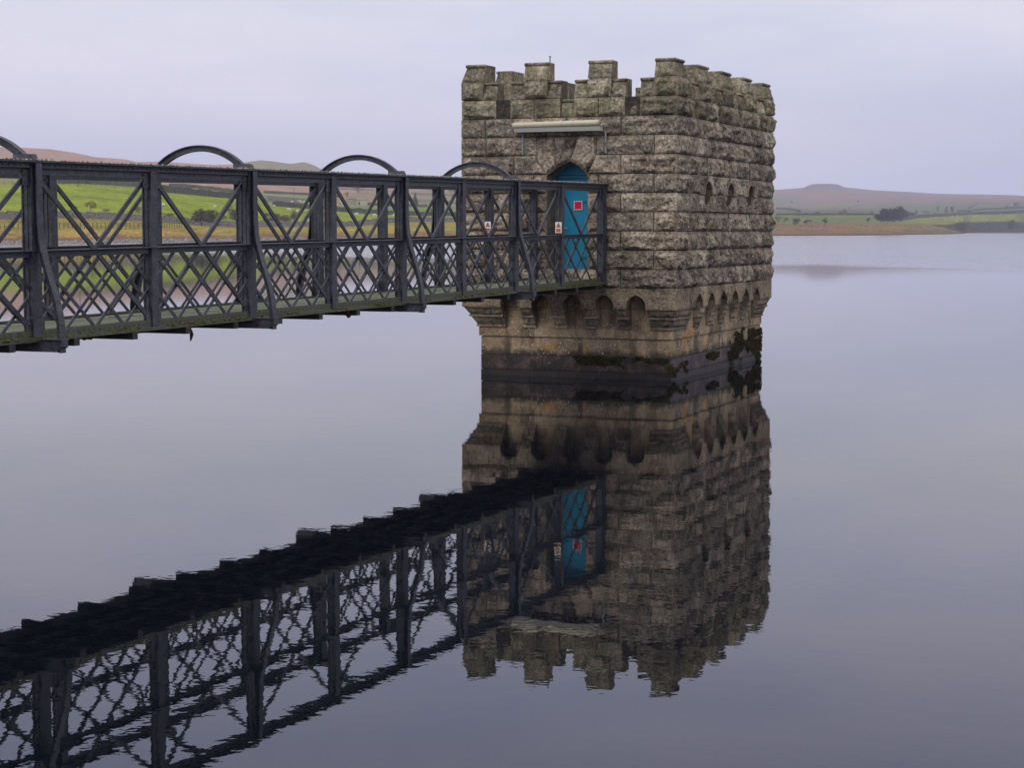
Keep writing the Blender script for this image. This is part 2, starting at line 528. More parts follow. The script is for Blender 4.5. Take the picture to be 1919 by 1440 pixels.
GREEN, GREEN2 = (0.225, 0.285, 0.018), (0.185, 0.235, 0.040)
GOLD, OLIVE = (0.38, 0.265, 0.075), (0.275, 0.240, 0.045)
MOOR, MOOR2 = (0.37, 0.215, 0.165), (0.30, 0.20, 0.145)
SHINGLE = (0.14, 0.115, 0.10)
RUSSET, DULL = (0.27, 0.160, 0.095), (0.135, 0.160, 0.055)
SCRUB = (0.035, 0.038, 0.022)


HEAD = [(1690, 418.6), (1740, 421.5), (1780, 428.5), (1806, 436.8), (1812, 450)]


def ground_colour(px, i, k, y):
    """what grows there: zone between terrain lines i and i+1, k of the way up"""
    left = px < 1150
    n = noise.noise(Vector((px * 0.012, y * 0.12, i)))
    n2 = noise.noise(Vector((px * 0.05, y * 0.35, 3.3 + i)))
    if i <= 1: c = SHINGLE if left else (0.12, 0.075, 0.05)
    elif left:
        if i == 2:
            c = tuple(a + (b - a) * sstep(-0.15, 0.35, n + 0.25 * n2 + (px - 480) / 900) for a, b in zip(GOLD, OLIVE))
            if k < 0.28 + 0.25 * n2: c = (0.235, 0.125, 0.065)
            elif n2 > 0.16: c = (0.20, 0.225, 0.04)
        elif i == 3: c = OLIVE if n + n2 * 0.5 > -0.1 else (0.27, 0.20, 0.05)
        elif i == 4: c = GREEN
        elif i == 5:
            if px < 230: c = (0.22, 0.215, 0.07) if px < 60 else GREEN2
            elif px > 600: c = [(0.150, 0.215, 0.050), (0.215, 0.205, 0.080), (0.235, 0.180, 0.110)][int(min(2, k * 3.2 + n * 0.6)) if k * 3.2 + n * .6 > 0 else 0]
            else: c = GREEN2 if k < 0.72 else (0.19, 0.215, 0.07)
        else: c = tuple(a + (b - a) * sstep(-0.3, 0.4, n + n2 * 0.6) for a, b in zip(MOOR, MOOR2))
        if i == 7 and px > 440: c = (0.215, 0.185, 0.115)
    else:
        if i == 2 or i == 3:
            if px > 1700 and y < lerp_tab(HEAD, px): c = SCRUB if px > 1745 else (0.15, 0.15, 0.06)
            else:
                c = tuple(a + (b - a) * sstep(-0.1, 0.45, n * 0.8 + n2) for a, b in zip(RUSSET, (0.20, 0.17, 0.055)))
                if i == 2 and 1690 < px < 1790 and k > 0.2: c = (0.145, 0.155, 0.045)
        elif i == 4:
            c = (0.215, 0.240, 0.035) if px > 1692 else (0.16, 0.20, 0.06)
        elif i == 5:
            c = [(0.115, 0.13, 0.06), (0.15, 0.16, 0.095), (0.20, 0.17, 0.12)][max(0, min(2, int(k * 2.4 + n * 1.6 + 0.2)))]
            if px > 1640: c = (0.125, 0.150, 0.075)
        else:
            c = tuple(a + (b - a) * sstep(-0.3, 0.4, n) for a, b in zip((0.24, 0.145, 0.125), (0.185, 0.135, 0.105)))
            if i == 6 and px < 1600 and n > -0.1: c = (0.165, 0.165, 0.10)
            if i == 7 and 1505 < px < 1590 and k > 0.6: c = (0.13, 0.105, 0.10)
    s = (0.78 if left else 0.66) * (1 + 0.14 * n2)
    return tuple(x * s for x in c)


cols = list(range(-900, 2800, 20))
for a, b in ((-20, 640), (1440, 1930)):
    cols += list(range(a, b, 5))
cols = sorted(set(cols))
verts, cc, rows = [], [], 0
for px in cols:
    y1, d1 = level(px, 1)
    p = at(px, y1, d1)
    q = at(px, y1, d1 - 25)
    verts += [Vector((q.x, q.y, -1.6))]
    cc.append(SHINGLE)
    p.z = -0.02
    verts.append(p)
    cc.append(ground_colour(px, 1, 0, y1))
    cnt = 2
    for i in range(1, 8):
        y0, d0 = level(px, i)
        y1, d1 = level(px, i + 1)
        for s in range(1, SUB[i] + 1):
            k = s / SUB[i]
            y, D = y0 + (y1 - y0) * k, d0 + (d1 - d0) * k
            p = at(px, y, D)
            if i < 7 or s < SUB[i]:
                p.z += noise.noise(Vector((p.x * 0.02, p.y * 0.02, 0))) * D * 0.00035 * min(1, i - 0.6)
            verts.append(p)
            cc.append(ground_colour(px, i, k - 0.5 / SUB[i], y))
            cnt += 1
    y1, d1 = level(px, 8)
    p = at(px, y1, d1 + 400)
    p.z = max(0, p.z - 25)
    verts.append(p)
    cc.append(MOOR)
    cnt += 1
    rows = cnt
faces = []
for ci in range(len(cols) - 1):
    for r in range(rows - 1):
        a = ci * rows + r
        faces.append((a, a + rows, a + rows + 1, a + 1))
me = bpy.data.meshes.new('hills')
me.from_pydata([tuple(v) for v in verts], [], faces)
ca = me.color_attributes.new('ground', 'FLOAT_COLOR', 'POINT')
for i, c in enumerate(cc): ca.data[i].color = (*c, 1)
me.shade_smooth()
t = NT('moor_and_pasture', 1.0, 0.05)
att = t.n.new('ShaderNodeVertexColor')
att.layer_name = 'ground'
tex = t.mix(0.5, t.noise(0.35, 6, 0.75, t.map((1, 1, 3))), t.noise(0.03, 6, 0.7))
c0 = t.mix(1.0, att.outputs['Color'], t.ramp(t.noise(0.7, 4, 0.8), [(0.36, (0.55, 0.57, 0.58)), (0.5, (1, 1, 1)), (0.64, (1.4, 1.36, 1.28))]), 'MULTIPLY')
c = t.mix(1.0, c0, t.ramp(tex, [(0.38, (0.52, 0.53, 0.56)), (0.5, (1.0, 1.0, 1.0)), (0.62, (1.42, 1.36, 1.26))]), 'MULTIPLY')
t.bump(t.noise(0.8, 5, 0.7), 0.6)
me.materials.append(t.out(c))
hills = bpy.data.objects.new('hills', me)
C.objects.link(hills)
hills['kind'] = 'structure'

b = MB()
b.add([(-7000, -7000, 0), (7000, -7000, 0), (7000, 7000, 0), (-7000, 7000, 0)], [(0, 1, 2, 3)])
b.build('water', M['water'], kind='structure')

# ------------------------------------------------------------------ haze
hz = MB()
hz.box(-7200, 7200, -7200, 7200, -3.0, 330)
t = bpy.data.materials.new('haze_air')
t.use_nodes = True
t.node_tree.nodes.clear()
o_ = t.node_tree.nodes.new('ShaderNodeOutputMaterial')
pv = t.node_tree.nodes.new('ShaderNodeVolumePrincipled')
pv.inputs['Color'].default_value = (0.74, 0.75, 0.94, 1)
pv.inputs['Density'].default_value = 0.00014
pv.inputs['Anisotropy'].default_value = 0.2
t.node_tree.links.new(pv.outputs[0], o_.inputs['Volume'])
hz.build('haze', t, kind='stuff')

# ------------------------------------------------------------------ valve tower
W_, L_ = 4.88, 7.87
tower = empty('valve_tower', (-W_ / 2, L_ / 2, 0), 'square stone valve tower with stepped battlements rising from the still water', 'tower')
TO = (-W_ / 2, L_ / 2, 0)


def rock_patch(mb, p00, p10, p11, p01, relief, seed, cell=0.034):
    p00, p10, p11, p01 = map(Vector, (p00, p10, p11, p01))
    lu = ((p10 - p00).length + (p11 - p01).length) / 2
    lv = ((p01 - p00).length + (p11 - p10).length) / 2
    n = (p10 - p00).cross(p01 - p00).normalized()
    nu, nv = max(3, int(lu / cell)), max(3, int(lv / cell))
    rnd = random.Random(seed)
    off = Vector((rnd.uniform(0, 90), rnd.uniform(0, 90), rnd.uniform(0, 90)))
    rough = rnd.uniform(0.75, 1.25)
    tilt = rnd.uniform(-0.25, 0.25)
    vs = []
    for j in range(nv + 1):
        for i in range(nu + 1):
            u, v = i / nu, j / nv
            inner = 0 < i < nu and 0 < j < nv
            if inner:
                u += rnd.uniform(-0.3, 0.3) / nu
                v += rnd.uniform(-0.3, 0.3) / nv
            p = (p00 * (1 - u) + p10 * u) * (1 - v) + (p01 * (1 - u) + p11 * u) * v
            if inner:
                eb = sstep(0.010, 0.045, v * lv)
                et = sstep(0.012, 0.12, (1 - v) * lv)
                es = sstep(0.010, 0.075, min(u, 1 - u) * lu)
                q = p + off
                a = noise.fractal(Vector((q.x * 2.1, q.y * 2.1, q.z * 3.7)), 1.0, 2.0, 4)
                a = 0.45 * a + 0.55 * round(a * 4.5) / 4.5      # breaks along ledges
                rg = 1 - abs(noise.noise(q * 5.5 + Vector((5, 1, 9)))) * 2
                ch = noise.noise(q * 13.0)
                h = eb * et * es * (0.58 + 1.0 * a * rough + 0.34 * rg + 0.24 * ch + tilt * (u - 0.5))
                p = p + n * max(-0.012, relief * h)
            vs.append(p)
    fs = []
    for j in range(nv):
        for i in range(nu):
            a = j * (nu + 1) + i
            q4 = (a, a + 1, a + nu + 2, a + nu + 1)
            if (i + j) % 2:
                fs += [(q4[0], q4[1], q4[2]), (q4[0], q4[2], q4[3])]
            else:
                fs += [(q4[0], q4[1], q4[3]), (q4[1], q4[2], q4[3])]
    mb.add(vs, fs)


SEED = [0]


def block_into(mb, bot, top, z0, z1, rock='F', relief=0.06, caps=True):
    """hexahedron; the sides named in rock get a quarry-faced surface"""
    c = lambda r, z: [(r[0], r[2], z), (r[1], r[2], z), (r[1], r[3], z), (r[0], r[3], z)]
    B_, T_ = c(bot, z0), c(top, z1)
    for k, s in enumerate('FRBL'):
        k2 = (k + 1) % 4
        q = (B_[k], B_[k2], T_[k2], T_[k])
        if s in rock:
            SEED[0] += 1
            rock_patch(mb, *q, relief * (0.35 if s in 'L' else 1.0), SEED[0])
        else:
            mb.add(q, [(0, 1, 2, 3)])
    mb.add(T_, [(0, 1, 2, 3)])
    mb.add(B_, [(3, 2, 1, 0)])


G = 0.010


def stone(x0, x1, y0, y1, z0, z1, rock='F', relief=None, mat='stone', name='stone', gaps='FRBL'):
    mb = MB()
    # leave a joint on the sides that meet a neighbour
    ax0 = x0 + (G if 'L' in gaps else 0)
    ax1 = x1 - (G if 'R' in gaps else 0)
    ay0 = y0 + (G if 'F' in gaps else 0)
    ay1 = y1 - (G if 'B' in gaps else 0)
    SEED[0] += 1
    rel = relief if relief is not None else random.Random(SEED[0]).uniform(0.045, 0.095)
    r_ = (ax0, ax1, ay0, ay1)
    block_into(mb, r_, r_, z0 + G * 0.8, z1 - G * 0.8, rock, rel)
    return mb.build(name, M[mat], tower, TO)


ZT = 6.354
zc = lambda k: ZT - 0.4 * k
DEP = 0.30

ZB1, ZB0 = zc(11), 1.50
# backing walls (mortar) just behind the stone faces, with the doorway and the loops left open
bk = MB()
B0 = 0.02
bk.box(-W_ + 0.3, -0.3, 0.75, L_ - 0.3, -1.0, 5.45)               # inner mass
DX0, DX1, DZS, DZA, DXA = -2.89, -1.97, 4.33, 4.63, -2.36          # doorway
bk.box(-W_ + B0, DX0 - 0.005, B0, 0.76, ZB1 + 0.002, 5.95)
bk.box(DX1 + 0.005, -B0, B0, 0.76, ZB1 + 0.002, 5.95)
bk.box(DX0 - 0.005, DX1 + 0.005, B0, 0.76, 4.72, 5.55)
bk.box(DX0 - 0.005, DX1 + 0.005, B0, 0.76, ZB1 + 0.002, 2.12)
LOOPS = (2.17, 3.93, 5.69)
for a, bb in ((ZB1 + 0.002, zc(6)), (zc(3), 5.55)):
    bk.box(-0.32, -B0, B0, L_ - B0, a, bb)
ys = [B0] + [v for y in LOOPS for v in (y - 0.28, y + 0.28)] + [L_ - B0]
for i in range(0, len(ys), 2):
    bk.box(-0.32, -B0, ys[i], ys[i + 1], zc(6) + 0.001, zc(4))
ys = [B0] + [v for y in LOOPS for v in (y - 0.08, y + 0.08)] + [L_ - B0]
for i in range(0, len(ys), 2):
    bk.box(-0.32, -B0, ys[i], ys[i + 1], zc(4) + 0.001, zc(3) - 0.001)
bk.box(-W_ + B0, -W_ + 0.32, B0, L_ - B0, ZB1 + 0.002, 5.55)
bk.box(-W_ + B0, -B0, L_ - 0.32, L_ - B0, ZB1 + 0.002, 5.55)
bk.build('mortar_core', M['mortar'], tower, TO)
rear = MB()                                                         # the two faces turned away from the shore
for k in range(1, 11):
    off = 0.6 if k % 2 else 0.0
    y = 0.9 - off * 0.5
    while y < L_ - 0.8:
        y2 = min(y + 1.3, L_ - 0.62)
        rear.box(-W_, -W_ + 0.2, y + G, y2 - G, zc(k + 1) + G, zc(k) - G)
        y = y2
    x = -W_ + 0.62
    while x < -0.7:
        x2 = min(x + 1.1, -0.62)
        rear.box(x + G, x2 - G, L_ - 0.2, L_, zc(k + 1) + G, zc(k) - G)
        x = x2
rear.build('rear_masonry', M['stone'], tower, TO, kind='stuff')

# front face, course by course (x joints between the quoins)
QF = {k: (-0.50 if k % 2 else -1.23) for k in range(1, 12)}         # quoin return on the front
QR = {k: (2.17 if k % 2 else 1.5) for k in range(1, 12)}            # quoin return on the side
FRONT = {
    2: [-W_, -4.32, -3.67, -2.45, -1.23],
    3: [-W_, -4.30, -3.12],
    4: [-W_, -3.65],
    5: [-W_, -4.35, -3.20, DX0],
    6: [-W_, -3.75, DX0], 7: [-W_, -4.30, -3.25, DX0], 8: [-W_, -3.72, DX0],
    9: [-W_, -4.33, -3.30, DX0], 10: [-W_, -3.80, -2.95, -2.2, -1.62],
}
RIGHTX = {3: [-1.78, -0.50], 4: [-1.23], 5: [DX1, -1.72, -0.5], 6: [DX1, -1.23], 7: [DX1, -0.5], 8: [DX1, -1.55, -1.23],
          9: [DX1, -0.5], 10: [-1.62, -1.23]}
SIDE = {2: [3.1, 4.6, 6.2], 3: [2.9, 4.4, 5.9], 7: [3.93, 5.69], 8: [2.17, 3.93, 5.69], 9: [3.93, 5.69], 10: [4.6, 6.0]}
for k in range(2, 11):
    z1, z0 = zc(k), zc(k + 1)
    xs = FRONT[k]
    for a, bb in zip(xs, xs[1:]):
        first = a == -W_
        stone(a, bb, 0, DEP + (0.3 if first else 0), z0, z1, 'FL' if first else 'F', gaps='RB' if first else 'LRB')
    xs = RIGHTX.get(k, [])
    for a, bb in zip(xs, xs[1:]):
        stone(a, bb, 0, DEP, z0, z1, 'F', gaps='LRB')
    # front-right quoin
    qf = QF[k]
    if k in (4, 5, 6):
        qr = None
        stone(qf, 0, 0, 0.9, z0, z1, 'FR', gaps='LB')
    else:
        qr = QR[k] if k not in (8,) else 0.95
        stone(qf, 0, 0, qr, z0, z1, 'FR', gaps='LB')
    # side
    if qr is not None:
        ys = [qr] + [y for y in SIDE[k] if y > qr + 0.2] + [7.05 if k % 2 else 6.75]
        for a, bb in zip(ys, ys[1:]):
            ea, eb_ = (0.03 if k in (7, 8) and a in LOOPS else 0), (0.03 if k in (7, 8) and bb in LOOPS else 0)
            stone(-DEP, 0, a + ea, bb - eb_, z0, z1, 'R', gaps='FLB')
        stone(-0.62, 0, ys[-1], L_, z0, z1, 'RB', gaps='FL')


# polygonal stones (voussoirs, arch spandrels, stones cut round the loops)
def frame(side, u, v, wd):
    return Vector((u, -wd, v)) if side == 'F' else Vector((wd, u, v))


def resample(pts, step):
    out = []
    for a, b2 in zip(pts, pts[1:] + pts[:1]):
        d = math.hypot(b2[0] - a[0], b2[1] - a[1])
        n = max(1, int(round(d / step)))
        out += [(a[0] + (b2[0] - a[0]) * i / n, a[1] + (b2[1] - a[1]) * i / n) for i in range(n)]
    return out


def poly_into(mb, side, pts, relief, depth, ctr=None, step=0.06):
    """pts counter-clockwise seen from outside"""
    pts = resample(pts, step)
    n = len(pts)
    if ctr is None: ctr = (sum(p[0] for p in pts) / n, sum(p[1] for p in pts) / n)
    SEED[0] += 1
    rnd = random.Random(SEED[0])
    off = Vector((rnd.uniform(0, 90), rnd.uniform(0, 90), rnd.uniform(0, 90)))
    rings = [1.0, 0.93, 0.84, 0.72, 0.58, 0.42, 0.22]
    vs, fs = [], []
    for ri, s in enumerate(rings):
        for (u, v) in pts:
            uu, vv = ctr[0] + (u - ctr[0]) * s, ctr[1] + (v - ctr[1]) * s
            wd = 0
            if ri:
                q = Vector((uu, vv, 0)) + off
                wd = relief * sstep(0, 2.2, ri) * (0.65 + 0.8 * noise.fractal(q * 2.8, 1.0, 2.0, 4) + 0.2 * noise.noise(q * 11))
                wd = max(-0.01, wd)
            vs.append(frame(side, uu, vv, wd))
    vs.append(frame(side, ctr[0], ctr[1], relief * 0.7))
    for ri in range(len(rings) - 1):
        for i in range(n):
            i2 = (i + 1) % n
            fs.append((ri * n + i, ri * n + i2, (ri + 1) * n + i2, (ri + 1) * n + i))
    last = (len(rings) - 1) * n
    fs += [(last + i, last + (i + 1) % n, len(vs) - 1) for i in range(n)]
    b0 = len(vs)
    vs += [frame(side, u, v, -depth) for u, v in pts]
    fs += [(i, b0 + i, b0 + (i + 1) % n, (i + 1) % n) for i in range(n)]
    mb.add(vs, fs)


def shrink(pts, g):
    n = len(pts)
    cx, cy = sum(p[0] for p in pts) / n, sum(p[1] for p in pts) / n
    mxd = max(math.hypot(p[0] - cx, p[1] - cy) for p in pts)
    return [(cx + (x - cx) * (1 - g / mxd), cy + (y - cy) * (1 - g / mxd)) for x, y in pts]


def polystone(side, pts, relief=0.06, depth=DEP, ctr=None, mat='stone', name='stone'):
    mb = MB()
    poly_into(mb, side, shrink(pts, 0.010), relief, depth, ctr)
    return mb.build(name, M[mat], tower, TO)


def arch_pts(xa, xs, zs, za, n=7, bulge=0.05):
    """springing (xs, zs) up to apex (xa, za)"""
    out = []
    for i in range(n + 1):
        k = i / n
        x, z = xs + (xa - xs) * k, zs + (za - zs) * k
        d = math.hypot(xa - xs, za - zs)
        nx, nz = -(za - zs) / d, (xa - xs) / d
        if nz < 0: nx, nz = -nx, -nz
        o = bulge * 4 * k * (1 - k)
        out.append((x + nx * o, z + nz * o))
    return out


ARL = arch_pts(DXA, DX0, DZS, DZA, 7, 0.03)       # left springing to apex
ARR = arch_pts(DXA, DX1, DZS, DZA, 7, 0.03)       # right springing to apex
T3 = zc(3)
polystone('F', [ARL[0], ARL[1], ARL[2], ARL[3], (-2.72, T3), (-3.12, T3), (-3.12, 4.62)], 0.07)
polystone('F', [ARL[3], ARL[4], ARL[5], ARL[6], ARL[7], (-2.19, T3), (-2.72, T3)], 0.06)
polystone('F', [ARR[7], ARR[6], ARR[5], ARR[4], ARR[3], ARR[2], ARR[1], (-1.78, 4.75), (-1.78, T3), (-2.19, T3)], 0.075, ctr=(-2.0, 4.9))
polystone('F', [(-3.65, zc(5)), (DX0, zc(5)), (DX0 - 0.02, DZS + 0.05), (-3.12, 4.62), (-3.12, zc(4)), (-3.65, zc(4))], 0.07)
polystone('F', [(DX1, zc(5)), (-1.23, zc(5)), (-1.23, zc(4)), (-1.78, zc(4)), (-1.94, 4.42)], 0.07)

# reveal of the doorway, sill
rv = MB()
prof = [(DX0, 2.13), (DX0, DZS)] + ARL[1:] + ARR[::-1][1:] + [(DX1, 2.13)]
for (a, b2) in zip(prof, prof[1:]):
    rv.add([(a[0], -0.004, a[1]), (b2[0], -0.004, b2[1]), (b2[0], 0.74, b2[1]), (a[0], 0.74, a[1])], [(3, 2, 1, 0)])
    o = 0.035
    sx = lambda p: p[0] + (o if p[0] > DXA else -o) * (1 if p[1] < DZS + 0.01 else 0.4)
    sz = lambda p: p[1] + (0 if p[1] < DZS + 0.01 else o * 0.8)
    rv.add([(a[0], -0.004, a[1]), (b2[0], -0.004, b2[1]), (sx(b2), 0.002, sz(b2)), (sx(a), 0.002, sz(a))], [(0, 1, 2, 3)])
rv.build('door_surround', M['corbel'], tower, TO)
sl = MB()
sl.box(DX0 - 0.1, DX1 + 0.1, -0.10, 0.7, 2.06, 2.14)
sl.build('door_sill', M['corbel'], tower, TO)

door = MB()
dp = [(DX0 + 0.003, 2.15), (DX1 - 0.003, 2.15), (DX1 - 0.003, DZS)] + [(x, z) for x, z in ARR[1:]] + [(x, z) for x, z in ARL[::-1][1:-1]] + [(DX0 + 0.003, DZS)]
n = len(dp)
door.add([(x, 0.50, z) for x, z in dp] + [(x, 0.56, z) for x, z in dp],
         [tuple(range(n)), tuple(range(2 * n - 1, n - 1, -1))] + [(i, n + i, n + (i + 1) % n, (i + 1) % n) for i in range(n)])
dob = door.build('door', M['teal'], tower, TO)
for z, h in ((4.335, 0.022), (4.255, 0.03)):
    q = MB()
    q.box(DX0 + 0.01, DX1 - 0.01, 0.478, 0.502, z, z + h)
    q.build('transom_rail', M['teal_dark'], dob, TO)
q = MB()
q.box(DX0 + 0.004, DX0 + 0.075, 0.470, 0.502, 2.15, DZS)
q.build('door_frame', M['teal_dark'], dob, TO)
q = MB()
q.box(DX0 + 0.16, DX0 + 0.19, 0.45, 0.50, 3.18, 3.34)
q.tube([(DX0 + 0.175, 0.455, 3.22), (DX0 + 0.175, 0.43, 3.22), (DX0 + 0.30, 0.43, 3.215)], 0.011)
q.build('handle', M['steel'], dob, TO)
q = MB()
q.box(DX0 + 0.155, DX0 + 0.195, 0.492, 0.5, 3.40, 3.46)
q.build('lock', M['white'], dob, TO)
for z in (2.55, 3.75):
    q = MB()
    q.box(DX1 - 0.34, DX1 - 0.01, 0.488, 0.5, z, z + 0.045)
    q.build('hinge', M['teal_dark'], dob, TO)

# side stones cut round the three arrow loops: rows 4 (slots), 5 and 6 (round holes)
RAD = 0.255
zm = zc(6)


def arc(cy, cz, a0, a1, n=8, r=RAD):
    return [(cy + r * math.cos(R(a0 + (a1 - a0) * i / n)), cz + r * math.sin(R(a0 + (a1 - a0) * i / n))) for i in range(n + 1)]


yy = [0.9] + list(LOOPS) + [6.75]
for i in range(4):
    a, bb = yy[i], yy[i + 1]
    la, lb = i > 0, i < 3
    # row 4, slot .10 wide beside each loop
    stone(-DEP, 0, a + (0.065 if la else 0), bb - (0.065 if lb else 0), zc(5), zc(4), 'R', gaps='FLB')
    # row 5, upper half of the round hole
    p = []
    p += [(a, zc(6))] if not la else arc(a, zm, 90, 0)[::1]
    p += [(bb, zc(6))] if not lb else arc(bb, zm, 180, 90)
    if lb: p += [(bb - 0.03, zm + RAD + 0.01), (bb - 0.03, zc(5))]
    else: p += [(bb, zc(5))]
    p += [(a + 0.03, zc(5)), (a + 0.03, zm + RAD + 0.01)] if la else [(a, zc(5))]
    polystone('R', p, 0.065, ctr=((a + bb) / 2, zc(5) - 0.17))
    # row 6, lower half
    p = arc(a, zm, 0, -90)[::-1] if la else [(a, zc(7)), ]
    p = ([(a, zc(7))] + ([] if la else [])) + [(bb, zc(7))]
    p += arc(bb, zm, 270, 180) if lb else [(bb, zm)]
    p += arc(a, zm, 0, -90) if la else [(a, zm)]
    polystone('R', p, 0.065, ctr=((a + bb) / 2, zc(7) + 0.17))
for k in (4, 5, 6):
    stone(-0.62, 0, 6.75, L_, zc(k + 1), zc(k), 'RB', gaps='FL')
for y in LOOPS:
    lp = MB()
    sill_pts = arc(y, zm, 180, 360, 12)
    vs = [(0.012, u, v) for u, v in sill_pts]
    vs2 = [(-0.30, u, zm - 0.05) for u, v in sill_pts]
    lp.add(vs + vs2, [(i, i + 1, 13 + i + 1, 13 + i) for i in range(12)])
    lp.build('loop_sill', M['corbel'], tower, TO)
    hd = MB()
    path = [Vector((0.03, y - 0.62, zm + 0.005)), Vector((0.03, y - RAD - 0.04, zm + 0.005))]
    path += [Vector((0.03, u, v)) for u, v in arc(y, zm, 178, 2, 10, RAD + 0.025)]
    path += [Vector((0.03, y + RAD + 0.04, zm + 0.005)), Vector((0.03, y + 0.62, zm + 0.005))]
    hd.tube(path, 0.028, 6)
    hd.build('hood_mould', M['corbel'], tower, TO)

# ---- arcaded band, corbels, plinth
IN = {'F': 0.36, 'R': 0.21, 'L': 0.31, 'B': 0.28}
FA = [-3.75, -3.03, -2.31, -1.59, -0.87]
RA = [1.605, 2.56, 3.52, 4.475, 5.43, 6.39]


def half_arch(c, hw, rise, sgn, n=5):
    pts = arch_pts(c, c + sgn * hw, ZB0 + 0.12, ZB0 + rise, n, 0.042 if hw < 0.25 else 0.022)
    return [(c + sgn * hw, ZB0)] + pts          # foot .. apex


def band(side, cs, hw, u0, u1, dep):
    edges = [u0] + cs + [u1]
    polys = []
    for i in range(len(edges) - 1):
        a, b2 = edges[i], edges[i + 1]
        pts = []
        pts += half_arch(a, hw, 0.315, +1)[::-1] if i > 0 else [(a, ZB0)]
        pts += half_arch(b2, hw, 0.315, -1) if i < len(edges) - 2 else [(b2, ZB0)]
        pts += [(b2, ZB1), (a, ZB1)]
        lo = a + hw if i > 0 else a
        hi = b2 - hw if i < len(edges) - 2 else b2
        polys.append((pts, ((lo + hi) / 2, ZB1 - 0.17)))
    return polys


pf = band('F', FA, 0.22, -W_, 0.0, IN['F'])
pr = band('R', RA, 0.275, 0.0, L_, IN['R'])
for i, (pts, ctr) in enumerate(pf):
    mb = MB()
    poly_into(mb, 'F', shrink(pts, 0.006), 0.016, IN['F'], ctr)
    if i == len(pf) - 1: poly_into(mb, 'R', shrink(pr[0][0], 0.006), 0.016, IN['R'], pr[0][1])
    mb.build('arch_stone', M['corbel'], tower, TO)
for pts, ctr in pr[1:]:
    mb = MB()
    poly_into(mb, 'R', shrink(pts, 0.006), 0.016, IN['R'], ctr)
    mb.build('arch_stone', M['corbel'], tower, TO)
# raised arch mouldings
for side, cs, hw in (('F', FA, 0.22), ('R', RA, 0.275)):
    for c in cs:
        mm = MB()
        pts = half_arch(c, hw, 0.315, -1) + half_arch(c, hw, 0.315, 1)[::-1][1:]
        mm.tube([frame(side, u, v, 0.012) for u, v in pts], 0.017, 5)
        mm.build('arch_mould', M['corbel'], tower, TO)
fil = MB()
for side in ('L', 'B'):                        # far sides of the band
    if side == 'L': fil.box(-W_ + 0.002, -W_ + IN['L'], 0.05, L_ - 0.05, ZB0, ZB1)
    else: fil.box(-W_ + 0.05, -0.05, L_ - IN['B'], L_ - 0.002, ZB0, ZB1)
fil.build('band_backing', M['corbel'], tower, TO)


def ring(s):
    """plan rectangle after stepping in by the share s of the full inset"""
    return (-W_ + IN['L'] * s, -IN['R'] * s, IN['F'] * s, L_ - IN['B'] * s)


TIERS = [(1.29, 1.50, 0.10, 0.44), (1.07, 1.285, 0.50, 0.82)]
for z0, z1, s1, s0 in TIERS:
    rt_, rb_ = ring(s1), ring(s0)
    wall = ring(1.0)
    fe = [(None, FA[0] - 0.22)] + [(a + 0.22, b2 - 0.22) for a, b2 in zip(FA, FA[1:])] + [(FA[-1] + 0.22, None)]
    re_ = [(None, RA[0] - 0.275)] + [(a + 0.275, b2 - 0.275) for a, b2 in zip(RA, RA[1:])] + [(RA[-1] + 0.275, None)]
    lip = 0.05
    for i, (a, b2) in enumerate(fe[:-1]):
        mb = MB()
        bt = (rb_[0] if a is None else a, b2, rb_[2], wall[2] + 0.02)
        tp = (rt_[0] if a is None else a, b2, rt_[2], wall[2] + 0.02)
        bt2, tp2 = list(bt), list(tp)
        block_into(mb, bt2, tp2, z0 + lip, z1, 'FL' if a is None else 'F', 0.028)
        mb.box(bt[0] - (0.02 if a is None else 0.004), b2 + 0.004, rb_[2] - 0.018, wall[2] + 0.02, z0, z0 + lip - 0.002)
        mb.build('corbel', M['corbel'], tower, TO)
    mb = MB()                                   # corner corbel wraps both faces
    a = fe[-1][0]
    b2 = re_[0][1]
    block_into(mb, (a, rb_[1], rb_[2], b2), (a, rt_[1], rt_[2], b2), z0 + lip, z1, 'FR', 0.028)
    mb.box(a - 0.004, rb_[1] + 0.018, rb_[2] - 0.018, b2 + 0.004, z0, z0 + lip - 0.002)
    mb.build('corbel', M['corbel'], tower, TO)
    for (a, b2) in re_[1:]:
        mb = MB()
        e = b2 is None
        block_into(mb, (wall[1] - 0.02, rb_[1], a, rb_[3] if e else b2), (wall[1] - 0.02, rt_[1], a, rt_[3] if e else b2), z0 + lip, z1, 'RB' if e else 'R', 0.028)
        mb.box(wall[1] - 0.02, rb_[1] + 0.018, a - 0.004, (rb_[3] + 0.02) if e else b2 + 0.004, z0, z0 + lip - 0.002)
        mb.build('corbel', M['corbel'], tower, TO)
w1 = ring(1.0)
wl = MB()
wl.box(w1[0] + 0.03, w1[1] - 0.03, w1[2] + 0.03, w1[3] - 0.03, -1.0, 1.95)
wl.build('plinth_core', M['mortar'], tower, TO)


